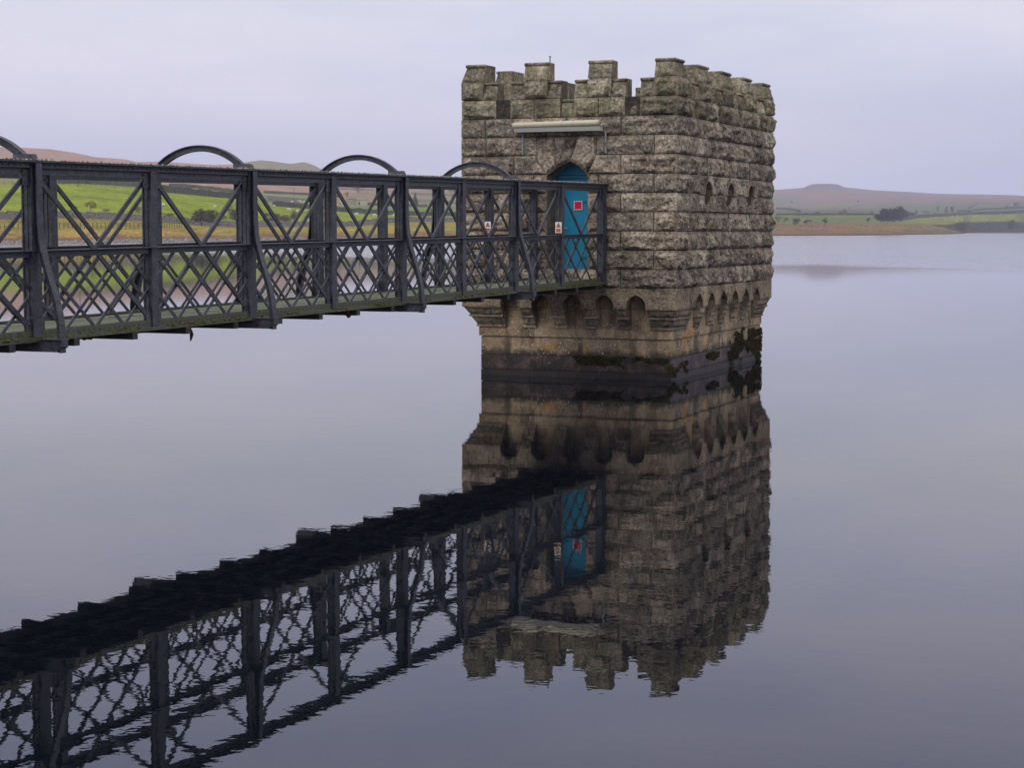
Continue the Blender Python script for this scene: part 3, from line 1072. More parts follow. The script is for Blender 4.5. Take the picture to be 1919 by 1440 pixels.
def course_ring(z0, z1, s, xj, yj, mat, name, relief=0.004, bulge=0.0):
    r_ = ring(s)
    xs = [r_[0]] + xj + [r_[1]]
    for i, (a, b2) in enumerate(zip(xs, xs[1:])):
        lastq = i == len(xs) - 2
        mb = MB()
        y1 = (yj[0] if lastq else r_[2] + 0.12)
        g = 0.003
        rr = (a + (g if i else 0), b2 - (0 if lastq else g), r_[2], y1 - (g if lastq else 0))
        block_into(mb, rr, rr, z0 + g, z1 - g, ('FR' if lastq else ('FL' if i == 0 else 'F')), relief)
        mb.build(name, M[mat], tower, TO)
    ys = yj + [r_[3]]
    for a, b2 in zip(ys, ys[1:]):
        mb = MB()
        rr = (r_[1] - 0.12, r_[1], a + 0.003, b2 - 0.003)
        block_into(mb, rr, rr, z0 + 0.003, z1 - 0.003, 'RB' if b2 == r_[3] else 'R', relief)
        mb.build(name, M[mat], tower, TO)


course_ring(0.875, 1.505, 0.96, [-3.05, -1.45], [2.4, 4.9], 'ashlar', 'ashlar')
course_ring(1.510, 1.952, 0.93, [-3.4, -2.0], [2.9, 5.6], 'ashlar', 'ashlar')
course_ring(0.865, 1.065, 0.88, [-3.3, -1.9], [2.2, 5.2], 'ashlar', 'string_course')
course_ring(0.47, 0.86, 1.0, [-2.28, -1.20], [3.3], 'ashlar', 'ashlar')
course_ring(0.14, 0.465, 0.995, [-3.95, -3.12, -2.33, -1.2], [2.0, 4.6], 'wet', 'base_stone')
course_ring(-0.6, 0.135, 0.985, [-3.42, -2.32, -1.35], [1.6, 3.9], 'wet', 'base_stone')

# ---- battlements
TH = 0.45
FM = [(-W_, -4.37), (-3.43, -2.89), (-1.98, -1.46), (-0.51, 0.0)]
RM = [(0.0, 0.70), (1.78, 2.50), (3.56, 4.28), (5.36, 6.08), (7.13, L_)]


def rect(side, a, b2, th=TH):
    if side == 'F': return [a, b2, 0, th]
    if side == 'B': return [a, b2, L_ - th, L_]
    if side == 'R': return [-th, 0, a, b2]
    return [-W_, -W_ + th, a, b2]


def inset(r_, sides, d):
    r_ = list(r_)
    if 'F' in sides: r_[2] += d
    if 'B' in sides: r_[3] -= d
    if 'L' in sides: r_[0] += d
    if 'R' in sides: r_[1] -= d
    return r_


def roll(r_, sides, z, rad=0.036):
    """half-round coping along the outer edges"""
    mb = MB()
    x0, x1, y0, y1 = r_
    e = 0.012
    if 'F' in sides: mb.tube([(x0 - e, y0 + 0.012, z), (x1 + e, y0 + 0.012, z)], rad, 8)
    if 'R' in sides: mb.tube([(x1 - 0.012, y0 - e, z), (x1 - 0.012, y1 + e, z)], rad, 8)
    if 'B' in sides: mb.tube([(x0 - e, y1 - 0.012, z), (x1 + e, y1 - 0.012, z)], rad, 8)
    if 'L' in sides: mb.tube([(x0 + 0.012, y0 - e, z), (x0 + 0.012, y1 + e, z)], rad, 8)
    return mb


def topped(r_, sides, z0, z1, bat, name, mat='stone_top', relief=0.035, setback=0.0):
    g = 0.004
    b_ = inset(r_, sides, setback)
    b_ = [b_[0] + g, b_[1] - g, b_[2] + g, b_[3] - g]
    t_ = inset(b_, sides, bat)
    mb = MB()
    block_into(mb, b_, t_, z0 + 0.004, z1 - 0.05, sides, relief)
    cap = inset(b_, sides, bat - 0.015)
    mb.hexa(cap, cap, z1 - 0.052, z1)
    ob = mb.build(name, M[mat], tower, TO)
    roll(cap, sides, z1 - 0.033).build('coping', M[mat], ob, TO, smooth=True)
    return ob


for side, ms, far in (('F', FM, False), ('R', RM, False), ('B', FM, True), ('L', RM, True)):
    nseg = len(ms)
    for i, (a, b2) in enumerate(ms):
        first, last = i == 0, i == nseg - 1
        corner = {'F': ('L', 'R'), 'B': ('L', 'R'), 'R': ('F', 'B'), 'L': ('F', 'B')}[side]
        sides = side + (corner[0] if first else '') + (corner[1] if last else '')
        own = not (side in 'RL' and (first or last))       # corner merlons are laid with the front and back rows
        r_ = rect(side, a, b2)
        if side in 'FB' and first: r_ = [-W_, b2, r_[2], r_[3]]
        if own:
            if side in 'FB' and (first or last):
                ex = 0.70
                r_ = [r_[0], r_[1], (0 if side == 'F' else L_ - ex), (ex if side == 'F' else L_)]
            topped(r_, sides, ZT, 6.725, 0.10, 'merlon')
            stone(*r_, zc(1), ZT, sides, mat='stone_top', gaps='' if not far else '')
        # shoulders and crenel sill up to the next merlon
        if not last:
            n0, n1 = b2, ms[i + 1][0]
            s = (n1 - n0) / 3
            for (u, v, lab) in ((n0, n0 + s, 's'), (n1 - s, n1, 's')):
                topped(rect(side, u, v), side, zc(1), 6.335, 0.10, 'shoulder_stone')
            topped(rect(side, n0 + s, n1 - s), side, zc(2), 5.935, 0.06, 'crenel_sill', setback=0.03)
    # course 1 between the sills
    us = []
    for i, (a, b2) in enumerate(ms):
        lo = a if i == 0 else a - (a - ms[i - 1][1]) / 3
        hi = b2 if i == nseg - 1 else b2 + (ms[i + 1][0] - b2) / 3
        us.append((lo, hi))
    for i, (lo, hi) in enumerate(us):
        if side in 'RL':
            if i == 0: lo = 0.60
            if i == nseg - 1: hi = L_ - 0.60
        cuts = [lo, hi]
        if 0 < i < nseg - 1: cuts = [lo, lo + (hi - lo) * 0.48, hi]
        for a, b2 in zip(cuts, cuts[1:]):
            r_ = rect(side, a, b2)
            sides = side
            if side in 'FB':
                if a == -W_: sides += 'L'
                if b2 == 0.0: sides += 'R'
                if 'L' in sides or 'R' in sides:
                    r_ = [r_[0], r_[1], 0 if side == 'F' else L_ - 0.6, 0.6 if side == 'F' else L_]
            stone(*r_, zc(2), zc(1), sides, mat='stone_top', gaps='LR' if side in 'FB' else 'FB')
rf = MB()
rf.box(-W_ + TH, -TH, TH, L_ - TH, 5.2, 5.42)
rf.build('roof', M['green_side'], tower, TO)

# steel rod behind the second merlon
rd = MB()
rd.tube([(-2.98, 0.40, 6.70), (-2.98, 0.40, 6.87)], 0.014)
rd.tube([(-2.98, 0.40, 6.86), (-2.98, 0.40, 6.885)], 0.024)
tag(rd.build('rod', M['grey_metal'], None, (-2.98, 0.40, 6.70)), 'short metal rod sticking up from the second battlement', 'rod')

# long cream tube on a grey rail above the door, with two hanging straps
cn = empty('roller_canopy', (-2.62, -0.12, 5.25), 'long cream roller tube on a grey rail above the teal door', 'canopy')
CO = (-2.62, -0.12, 5.25)
q = MB()
n = 26
q.tube([(-3.59 + 1.95 * i / n, -0.20, 5.385 + 0.0115 * i / n * 2) for i in range(n + 1)], [0.070 if i % 3 else 0.066 for i in range(n + 1)], 10)
q.build('tube', M['cream'], cn, CO, smooth=True)
q = MB()
q.hexa((-3.55, -1.60, -0.215, -0.05), (-3.57, -1.62, -0.235, -0.05), 5.245, 5.335)
q.build('rail', M['pale_metal'], cn, CO)
for x in (-3.42, -1.545):
    q = MB()
    q.box(x - 0.016, x + 0.016, -0.075, -0.062, 4.78, 5.235)
    q.box(x - 0.022, x + 0.022, -0.062, 0.0, 4.80, 4.815)
    q.build('strap', M['grey_metal'], cn, CO)

# red notice on the door
nt = empty('notice', (-2.16, 0.49, 3.9), 'red square notice with a dashed white border on the teal door', 'notice')
NO = (-2.16, 0.49, 3.9)
DN = lambda px, py: CAM + (FW * F_PX + RT * (px - CX) - UP * (py - CY)) * ((0.49 - CAM.y) / (FW * F_PX + RT * (px - CX) - UP * (py - CY)).y)
nc = DN(1083.7, 384.5)
hs = 0.088
q = MB()
q.box(nc.x - hs, nc.x + hs, 0.484, 0.498, nc.z - hs, nc.z + hs)
q.build('panel', M['red'], nt, NO)
q = MB()
for i in range(5):
    s = -hs + 0.012 + i * (2 * hs - 0.024) / 4
    for dx, dz in ((s, hs), (s, -hs), (hs, s), (-hs, s)):
        q.box(nc.x + dx - 0.011, nc.x + dx + 0.011, 0.478, 0.483, nc.z + dz - 0.011, nc.z + dz + 0.011)
q.build('border', M['white'], nt, NO, kind='stuff')

# ------------------------------------------------------------------ footbridge
X1, X2, SL = -1.610, -3.130, 0.0068
br = empty('footbridge', ((X1 + X2) / 2, -14.5, 1.9), 'long dark iron lattice footbridge with hooped braces leading to the tower door', 'footbridge')
BO = ((X1 + X2) / 2, -14.5, 1.9)
NB = 12
PY = [-0.15 - 2.4 * k for k in range(NB + 1)]
zb = lambda y: 2.055 + SL * y
HR, HT = 1.045, 2.088
YE = PY[-1] - 0.15


def bmesh_part(fn, name, mat='iron', kind=None, smooth=False):
    q = MB()
    fn(q)
    for p in q.v:                                   # the trusses get slightly shallower away from the tower
        p.z = zb(p.y) + (p.z - zb(p.y)) * (1 + 0.0013 * p.y)
    return q.build(name, M[mat], br, BO, kind=kind, smooth=smooth)


def runner(q, x0, x1, dz0, dz1, y0, y1):
    """straight member along the bridge, following its slope"""
    q.add([(x0, y0, zb(y0) + dz0), (x1, y0, zb(y0) + dz0), (x1, y1, zb(y1) + dz0), (x0, y1, zb(y1) + dz0),
           (x0, y0, zb(y0) + dz1), (x1, y0, zb(y0) + dz1), (x1, y1, zb(y1) + dz1), (x0, y1, zb(y1) + dz1)],
          [(3, 2, 1, 0), (4, 5, 6, 7), (0, 1, 5, 4), (1, 2, 6, 5), (2, 3, 7, 6), (3, 0, 4, 7)])


for X, s in ((X1, 1), (X2, -1)):
    near = s > 0
    o = lambda a: X + s * a

    def rr(a, b2): return (min(o(a), o(b2)), max(o(a), o(b2)))

    # chords and rail
    def top(q):
        runner(q, *rr(-0.10, 0.12), HT - 0.020, HT, YE, 0.0)
        runner(q, *rr(-0.045, 0.062), HT - 0.085, HT - 0.022, YE, 0.0)
        runner(q, *rr(-0.012, 0.020), HT - 0.150, HT - 0.087, YE, 0.0)
        runner(q, *rr(-0.030, 0.045), HT - 0.163, HT - 0.150, YE, 0.0)
    bmesh_part(top, 'top_chord', 'iron_top')

    def mid(q):
        runner(q, *rr(0.0, 0.095), HR - 0.012, HR, YE, 0.0)
        runner(q, *rr(0.026, 0.038), HR - 0.085, HR - 0.013, YE, 0.0)
        runner(q, *rr(-0.095, -0.03), HR - 0.012, HR, YE, 0.0)
        runner(q, *rr(-0.038, -0.026), HR - 0.085, HR - 0.013, YE, 0.0)
    bmesh_part(mid, 'mid_rail', 'iron')

    def bot(q):
        runner(q, *rr(-0.10, 0.13), -0.022, 0.0, YE, 0.0)
        runner(q, *rr(-0.08, 0.11), 0.001, 0.018, YE, 0.0)
        runner(q, *rr(0.026, 0.044), 0.019, 0.105, YE, 0.0)
        runner(q, *rr(-0.044, -0.026), 0.019, 0.105, YE, 0.0)
    bmesh_part(bot, 'bottom_chord', 'iron_moss')

    # posts
    for k, y in enumerate(PY):
        main = k % 2 == 0 and k > 0
        hw = 0.085 if main else 0.072

        def post(q, y=y, hw=hw, main=main, k=k):
            z0, z1 = zb(y) + 0.02, zb(y) + HT - 0.02
            q.box(*rr(0.052, 0.068), y - hw, y + hw, z0, z1)
            q.box(*rr(-0.068, -0.052), y - hw, y + hw, z0, z1)
            q.box(*rr(-0.052, 0.052), y - hw + 0.018, y - hw + 0.034, z0, z1)
            q.box(*rr(-0.010, 0.010), y - hw + 0.006, y - hw + 0.018, z0, z1)
            if k == 0: q.box(*rr(-0.05, 0.10), y + 0.02, y + 0.095, z0 - 0.05, z1 + 0.03)
        bmesh_part(post, 'post', 'iron')

        for h0, h1, wv in ((HT - 0.285, HT - 0.105, 0.185), (0.02, 0.245, 0.165)):
            def gus(q, y=y, h0=h0, h1=h1, wv=wv):
                z = zb(y)
                q.box(*rr(0.024, 0.036), y - wv, y + wv, z + h0, z + h1)
                for dy in (-wv + 0.045, wv - 0.045):
                    for f_ in (0.25, 0.75):
                        q.lump((o(0.038), y + dy, z + h0 + (h1 - h0) * f_), 0.014, 0.02, 0.02)
            bmesh_part(gus, 'gusset', 'iron')

        if main:
            def butt(q, y=y):
                z = zb(y)
                pts = [(0.115, HT - 0.03), (0.116, 1.55), (0.124, 1.32), (0.145, 1.12), (0.19, 0.93), (0.26, 0.70), (0.33, 0.48), (0.368, 0.33), (0.388, 0.19), (0.395, 0.02), (0.395, -0.15)]
                path = [((o(a), y, z + h), (s, 0, 0), (0, 1, 0)) for a, h in pts]
                q.sweep(path, [(-0.008, -0.052), (0.008, -0.052), (0.008, 0.052), (-0.008, 0.052)][::s])
                path = [((o(a), y + 0.028, z + h), (s, 0, 0), (0, 1, 0)) for a, h in pts[2:]]
                q.sweep(path, [(-0.085, -0.009), (-0.008, -0.009), (-0.008, 0.009), (-0.085, 0.009)][::s])
                q.box(*rr(0.069, 0.112), y + 0.018, y + 0.036, z + 1.22, z + HT - 0.03)
            bmesh_part(butt, 'buttress', 'iron')

    # full-height diagonals, one crossing pair per bay, tee section
    for k in range(NB):
        a, b2 = PY[k + 1], PY[k]
        for (p, q_, dx) in (((a + 0.02, HT - 0.13), (b2 - 0.02, 0.08), 0.016), ((b2 - 0.02, HT - 0.13), (a + 0.02, 0.08), -0.016)):
            def dg(q, p=p, q_=q_, dx=dx):
                P0, P1 = Vector((o(dx), p[0], zb(p[0]) + p[1])), Vector((o(dx), q_[0], zb(q_[0]) + q_[1]))
                q.bar(P0, P1, 0.060, 0.024, (1, 0, 0))
            bmesh_part(dg, 'diagonal', 'iron')
    # lattice of the lower panel
    nodes = [PY[-1] + 0.6 * i for i in range(NB * 4 + 1)]
    xing = []
    for i, yn in enumerate(nodes):
        if i % 4 == 2: continue
        for sg, dx in ((1, 0.012), (-1, -0.012)):
            y0, h0, y1, h1 = yn, HR - 0.03, yn + sg * 1.2, 0.06
            if y1 > PY[0]: h1 = h0 + (h1 - h0) * (PY[0] - y0) / (y1 - y0); y1 = PY[0]
            if y1 < PY[-1]: h1 = h0 + (h1 - h0) * (PY[-1] - y0) / (y1 - y0); y1 = PY[-1]
            if abs(y1 - y0) < 0.1: continue

            def lt(q, y0=y0, h0=h0, y1=y1, h1=h1, dx=dx):
                q.bar((o(dx), y0, zb(y0) + h0), (o(dx), y1, zb(y1) + h1), 0.040, 0.016, (1, 0, 0))
            bmesh_part(lt, 'lattice_bar', 'iron')

    def rv_(q):
        for i, yn in enumerate(nodes[:-1]):
            for j in range(1, 4):
                for yy_ in (yn + 0.3 * (1 if j % 2 else 0),):
                    h = HR - 0.03 - 0.985 * j / 4
                    q.lump((o(0.026), yy_, zb(yy_) + h), 0.014, 0.019, 0.019)
        y = PY[-1]
        while y < -0.05:
            q.lump((o(0.064), y, zb(y) + HT - 0.052), 0.012, 0.016, 0.016)
            q.lump((o(0.046), y, zb(y) + 0.062), 0.012, 0.016, 0.016)
            y += 0.105
    bmesh_part(rv_, 'rivets', 'iron', kind='stuff')

    def lich(q):
        y = PY[-1]
        rnd = random.Random(5)
        while y < -0.03:
            for d in (0.10, -0.08):
                q.lump((o(d + rnd.uniform(-0.012, 0.01)), y + rnd.uniform(-0.01, 0.01), zb(y) + HT + 0.004), 0.022, rnd.uniform(0.018, 0.028), rnd.uniform(0.014, 0.026))
            if rnd.random() < 0.5:
                q.lump((o(rnd.uniform(-0.06, 0.08)), y, zb(y) + HT), 0.03, 0.03, 0.018)
            y += 0.088
    bmesh_part(lich, 'lichen_crust', 'lichen', kind='stuff')

    def ms_(q):
        rnd = random.Random(9)
        for _ in range(1500):
            y = PY[-1] + rnd.random() * (-0.05 - PY[-1])
            if noise.noise(Vector((y * 0.9, s * 3.0, 0))) + (0.35 if y > -4.5 else 0) < -0.05: continue
            q.lump((o(rnd.uniform(0.03, 0.125)), y, zb(y) + rnd.uniform(0.0, 0.03)), rnd.uniform(0.012, 0.03), rnd.uniform(0.02, 0.05), rnd.uniform(0.008, 0.025))
    bmesh_part(ms_, 'moss', 'moss', kind='stuff')

# hoops over the walkway at the main posts
for k in range(2, NB + 1, 2):
    y = PY[k]

    def hoop(q, y=y):
        zt = zb(y) + HT
        xc, half, rise = (X1 + X2) / 2, 0.72, 0.31
        Rr = (half * half + rise * rise) / (2 * rise)
        a0 = math.asin(half / Rr)
        path, path2 = [], []
        for i in range(25):
            a = -a0 + 2 * a0 * i / 24
            d = Vector((math.sin(a), 0, math.cos(a)))
            c0 = Vector((xc, y, zt + rise - Rr))
            path.append((c0 + d * Rr, d, Vector((0, 1, 0))))
        q.sweep(path, [(-0.045, -0.010), (0.040, -0.010), (0.040, 0.010), (-0.045, 0.010)])
        q.sweep(path, [(0.026, -0.042), (0.040, -0.042), (0.040, 0.042), (0.026, 0.042)])
        q.sweep(path, [(-0.049, -0.035), (-0.037, -0.035), (-0.037, 0.035), (-0.049, 0.035)])
        for X, s in ((X1, -1), (X2, 1)):
            x0, x1 = X - s * 0.085, X + s * 0.20
            q.hexa((min(x0, x1), max(x0, x1), y - 0.05, y + 0.05), (min(x0 + s * 0.03, x1), max(x0 + s * 0.03, x1), y - 0.045, y + 0.045), zt - 0.002, zt + 0.075)
    bmesh_part(hoop, 'hoop', 'iron')

# cross beams, outriggers, deck planks
y = -0.7
k = 0
while y > PY[-1]:
    main = any(abs(y - PY[j]) < 0.3 for j in range(2, NB + 1, 2))
    if not main:
        def cb(q, y=y):
            z = zb(y) - 0.024
            q.box(X2 - 0.12, X1 + 0.125, y - 0.055, y + 0.055, z - 0.09, z)
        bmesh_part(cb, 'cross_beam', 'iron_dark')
    y -= 1.2
for j in range(2, NB + 1, 2):
    def og(q, y=PY[j]):
        z = zb(y)
        for xa, s in ((X1, 1), (X2, -1)):
            i0, i1, i2 = xa - s * 0.77, xa + s * 0.34, xa + s * 0.43
            vs = []
            for yv in (y - 0.06, y + 0.06):
                vs += [(i0, yv, z - 0.024), (i0, yv, z - 0.140), (i1, yv, z - 0.140), (i2, yv, z - 0.08), (i2, yv, z - 0.003), (xa + s * 0.135, yv, z - 0.003), (xa + s * 0.135, yv, z - 0.024)]
            fs = [tuple(range(7)), tuple(range(13, 6, -1))] + [(i, 7 + i, 7 + (i + 1) % 7, (i + 1) % 7) for i in range(7)]
            q.add(vs, fs)
            q.box(min(xa + s * 0.14, i2), max(xa + s * 0.14, i2), y - 0.085, y + 0.085, z - 0.002, z + 0.012)
    bmesh_part(og, 'outrigger', 'iron')
PLW = (X1 - X2 - 0.16) / 6
rnd = random.Random(3)
for c_ in range(6):
    y = PY[-1] + (c_ % 2) * -1.6
    while y < -0.05:
        y2 = min(y + 4.8, -0.02)
        y1 = max(y, YE)
        def pk(q, c_=c_, y1=y1, y2=y2, dz=rnd.uniform(-0.006, 0.006)):
            x0 = X2 + 0.08 + c_ * PLW
            runner(q, x0 + 0.007, x0 + PLW - 0.007, 0.022 + dz, 0.072 + dz, y1 + 0.004, y2 - 0.004)
        bmesh_part(pk, 'plank', 'timber')
        y = y2
# stringers under the planks and bits hanging below
def stringers(q):
    for x in (X2 + 0.35, (X1 + X2) / 2, X1 - 0.35):
        runner(q, x - 0.05, x + 0.05, -0.09, 0.015, YE, -0.05)
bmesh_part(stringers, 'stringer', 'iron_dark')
for y, w_, h_, nm in ((-11.6, 0.10, 0.13, 'rust_flake'), (-18.35, 0.24, 0.06, 'rust_flake'), (-16.05, 0.022, 0.16, 'hanging_scrap'), (-20.2, 0.07, 0.06, 'rust_flake')):
    def fl(q, y=y, w_=w_, h_=h_):
        z = zb(y) - 0.03
        if w_ < 0.05:
            q.tube([(X1, y, z), (X1 + 0.01, y, z - 0.07)], 0.008, 5)
            q.tube([(X1 + 0.01, y, z - 0.05), (X1 + 0.012, y + 0.01, z - 0.11), (X1, y, z - 0.20)], [0.012, 0.026, 0.008], 6)
        else:
            rr_ = random.Random(int(w_ * 1000))
            n_ = 7
            topv = [(X1 + 0.02, y - w_ / 2 + w_ * i / n_, z) for i in range(n_ + 1)]
            botv = [(X1 + 0.02 + rr_.uniform(-0.02, 0.02), y - w_ / 2 + w_ * i / n_ * 0.9 + 0.01, z - h_ * rr_.uniform(0.35, 1.0)) for i in range(n_ + 1)]
            back = [(p[0] - 0.03, p[1], p[2]) for p in topv]
            backb = [(p[0] - 0.03, p[1], p[2]) for p in botv]
            m_ = n_ + 1
            q.add(topv + botv + back + backb, [(i, i + 1, m_ + i + 1, m_ + i) for i in range(n_)] + [(2 * m_ + i + 1, 2 * m_ + i, 3 * m_ + i, 3 * m_ + i + 1) for i in range(n_)]
                  + [(m_ + i, m_ + i + 1, 3 * m_ + i + 1, 3 * m_ + i) for i in range(n_)])
    bmesh_part(fl, nm, 'rust')

# two warning signs
def sign(loc, label):
    t_ = empty('warning_sign', loc, label, 'sign', 'warning signs on the bridge posts')
    x, y, z = loc
    hw, hh = 0.066, 0.108
    q = MB()
    q.box(x - hw, x + hw, y - 0.004, y + 0.004, z - hh, z + hh)
    q.build('board', M['white'], t_, loc)
    Y = y - 0.007
    tri = lambda s_, zc_: [(x - 0.050 * s_, Y, zc_ - 0.042 * s_), (x + 0.050 * s_, Y, zc_ - 0.042 * s_), (x, Y, zc_ + 0.050 * s_)]
    q = MB()
    o3 = tri(1.0, z + 0.048)
    q.add(o3 + [(p[0], Y + 0.003, p[2]) for p in o3], [(0, 1, 2), (0, 3, 4, 1), (1, 4, 5, 2), (2, 5, 3, 0)])
    q.build('triangle', M['brown_print'], t_, loc)
    q = MB()
    i3 = [(p[0], Y - 0.002, p[2]) for p in tri(0.55, z + 0.045)]
    q.add(i3, [(0, 1, 2)])
    q.build('triangle_centre', M['orange'], t_, loc)
    q = MB()
    q.box(x - 0.005, x + 0.005, Y - 0.005, Y - 0.003, z + 0.030, z + 0.060)
    q.build('exclamation_mark', M['brown_print'], t_, loc)
    q = MB()
    q.box(x - 0.050, x + 0.050, Y, Y + 0.003, z - 0.092, z - 0.018)
    q.build('orange_panel', M['orange'], t_, loc)
    q = MB()
    for zz_, a in ((z - 0.034, 0.036), (z - 0.055, 0.041), (z - 0.076, 0.033)):
        q.box(x - a, x - 0.006, Y - 0.003, Y - 0.001, zz_ - 0.005, zz_ + 0.005)
        q.box(x + 0.004, x + a, Y - 0.003, Y - 0.001, zz_ - 0.005, zz_ + 0.005)
    q.build('print_line', M['brown_print'], t_, loc, kind='stuff')


sign((X2, PY[1] - 0.085, zb(PY[1]) + HR + 0.150), 'white and orange warning sign on the far bridge post left of the door')
sign((X1, PY[1] - 0.085, zb(PY[1]) + HR + 0.140), 'white and orange warning sign on the near bridge post across the teal door')


# ------------------------------------------------------------------ weeds on the plinth
def weed(name, side, u, z, ru, rz, n, label, cat='weeds', seed=1, thick=0.04):
    rnd = random.Random(seed)
    rg = ring(1.0)
    q = MB()
    cnt = 0
    while cnt < n:
        fu, fv = rnd.uniform(-1, 1), rnd.uniform(-1, 1)
        uu, vv = u + fu * ru, z + fv * rz
        nn = noise.fractal(Vector((uu * 1.3 + seed, vv * 3.2, seed * 7.7)), 1.0, 2.0, 4)
        edge = 1 - max(abs(fu) ** 2.5, abs(fv) ** 2)
        if nn * 0.9 + edge * 0.62 < 0.33 + 0.34 * rnd.random(): continue
        cnt += 1
        wd = 0.012 + thick * max(0, nn + 0.4) * rnd.random()
        p = Vector((uu, rg[2] - wd, vv)) if side == 'F' else Vector((rg[1] + wd, min(uu, rg[3]), vv))
        s1 = rnd.uniform(0.008, 0.026)
        d1 = Vector((rnd.uniform(-1, 1), rnd.uniform(-1, 1), rnd.uniform(-2.2, 0.3))).normalized() * s1
        d2 = Vector((rnd.uniform(-1, 1), rnd.uniform(-1, 1), rnd.uniform(-1, 1))).normalized() * s1 * 0.5
        q.add([p - d2, p + d2, p + d1 * 2 + d2 * 0.3], [(0, 1, 2)])
        if rnd.random() < 0.35: q.lump(p, s1, s1, s1 * 0.8)
    org = (u, rg[2], z) if side == 'F' else (rg[1], u, z)
    o_ = q.build(name, M['weed'], None, org)
    return tag(o_, label, cat)


weed('weed_clump', 'R', 5.95, 0.40, 1.75, 0.46, 7000, 'large dark brown weed clump hanging on the far right plinth', seed=2, thick=0.05)
weed('weed_clump', 'F', -1.85, 0.36, 0.70, 0.13, 1300, 'black moss tuft in the middle of the front waterline course', seed=3)
weed('weed_clump', 'F', -0.75, 0.36, 0.5, 0.15, 1200, 'black moss tuft near the corner of the front waterline course', seed=4)
weed('weed_clump', 'R', 0.9, 0.22, 0.95, 0.16, 1200, 'black moss tuft on the side plinth beside the front corner', seed=5)
weed('weed_clump', 'R', 3.1, 0.34, 1.3, 0.09, 1000, 'thin line of dark moss along the middle of the side plinth', seed=6)

# ------------------------------------------------------------------ far shore: walls, fences, barn, trees, sheep
t = NT('dry_stone', 1.0, 0.1)
v = t.voro(2.6, t.map((1, 1, 1.6)))
c = t.mix(0.6, t.ramp(t.noise(1.2, 5, 0.7), [(0.35, (0.09, 0.085, 0.083)), (0.65, (0.24, 0.22, 0.205))]), t.ramp(v.outputs['Color'], [(0.2, (0.05, 0.046, 0.046)), (0.8, (0.36, 0.335, 0.31))]))
M['drystone'] = t.out(c)
t = NT('dark_wall', 1.0, 0.1)
M['darkwall'] = t.out(t.ramp(t.noise(0.6, 5, 0.7), [(0.35, (0.045, 0.048, 0.035)), (0.65, (0.10, 0.098, 0.07))]))
M['rail_wood'] = NT('grey_fence_wood', 1.0, 0.1).out((0.10, 0.085, 0.065))
t = NT('barn_stone', 1.0, 0.1)
M['barn'] = t.out(t.ramp(t.noise(1.1, 5, 0.7), [(0.35, (0.20, 0.165, 0.125)), (0.65, (0.40, 0.335, 0.26))]))
M['barn_pale'] = NT('barn_pale_wall', 1.0, 0.1).out((0.42, 0.36, 0.28))
t = NT('barn_roof', 1.0, 0.1)
M['slate'] = t.out(t.ramp(t.noise(1.5, 5, 0.7), [(0.35, (0.13, 0.115, 0.095)), (0.65, (0.24, 0.205, 0.15))]))
M['fleece'] = NT('sheep_fleece', 1.0, 0.05).out((0.62, 0.57, 0.46))


def wall_line(pts, h, th, label, mat='drystone', name='dry_stone_wall', step=3.0, rough=0.12, seed=1):
    """wall following the terrain through pixels pts [(px, py)], height h"""
    rnd = random.Random(seed)
    P_ = []
    for (a, b2) in zip(pts, pts[1:]):
        pa, pb = ground(*a)[0], ground(*b2)[0]
        n_ = max(2, int((pb - pa).length / step))
        for i in range(n_):
            k_ = i / n_
            P_.append(ground(a[0] + (b2[0] - a[0]) * k_, a[1] + (b2[1] - a[1]) * k_)[0])
    P_.append(ground(*pts[-1])[0])
    q = MB()
    vs, fs = [], []
    for i, p in enumerate(P_):
        d = (P_[min(i + 1, len(P_) - 1)] - P_[max(i - 1, 0)])
        d.z = 0
        d.normalize()
        sd_ = Vector((-d.y, d.x, 0)) * th / 2
        hh = h * (1 + rnd.uniform(-rough, rough))
        up = Vector((0, 0, 1))
        vs += [p - sd_ - up * 1.2, p - sd_ * 0.75 + up * hh, p + sd_ * 0.75 + up * hh, p + sd_ - up * 1.2]
    for i in range(len(P_) - 1):
        for j in range(3):
            fs.append((4 * i + j, 4 * i + 4 + j, 4 * i + 5 + j, 4 * i + 1 + j))
    fs += [(0, 1, 2, 3), (4 * len(P_) - 1, 4 * len(P_) - 2, 4 * len(P_) - 3, 4 * len(P_) - 4)]
    q.add(vs, fs)
    org = tuple(P_[len(P_) // 2])
    return tag(q.build(name, M[mat], None, org), label, 'wall')


L4 = [(x, y - 0.4) for x, y in LY[4] if -300 <= x <= 880]
wall_line([(-300, lerp_tab(LY[4], -300) - 0.4)] + [p for p in L4 if p[0] <= 860], 2.0, 0.9, 'long grey dry stone wall below the bright green field', step=2.0)
wall_line([(x, lerp_tab(LY[5], x) + 0.3) for x in (290, 320, 360, 400, 448, 470)], 2.6, 1.0, 'dark wall along the top of the green field above the round bush', 'darkwall')
wall_line([(x, lerp_tab(LY[5], x) + 0.3) for x in (512, 545, 580, 610, 640, 700, 760, 820, 870)], 2.2, 1.0, 'dark wall crossing the green slope below the barn', 'darkwall')
wall_line([(110, 343), (160, 344), (210, 347), (250, 350), (288, 352)], 2.6, 1.2, 'dark wall at the foot of the moor on the left', 'darkwall')
wall_line([(318, 350.5), (360, 351.5), (400, 356), (450, 363)], 2.2, 1.2, 'dark wall under the pink moor above the round bush', 'darkwall')
wall_line([(495, 362), (530, 363.5), (590, 366), (640, 369.5)], 2.0, 1.2, 'dark wall dividing moor from pasture near the pole', 'darkwall')
wall_line([(500, 371.5), (540, 374), (580, 377), (610, 379)], 1.7, 1.2, 'thin grey wall across the pasture behind the pole', 'drystone')
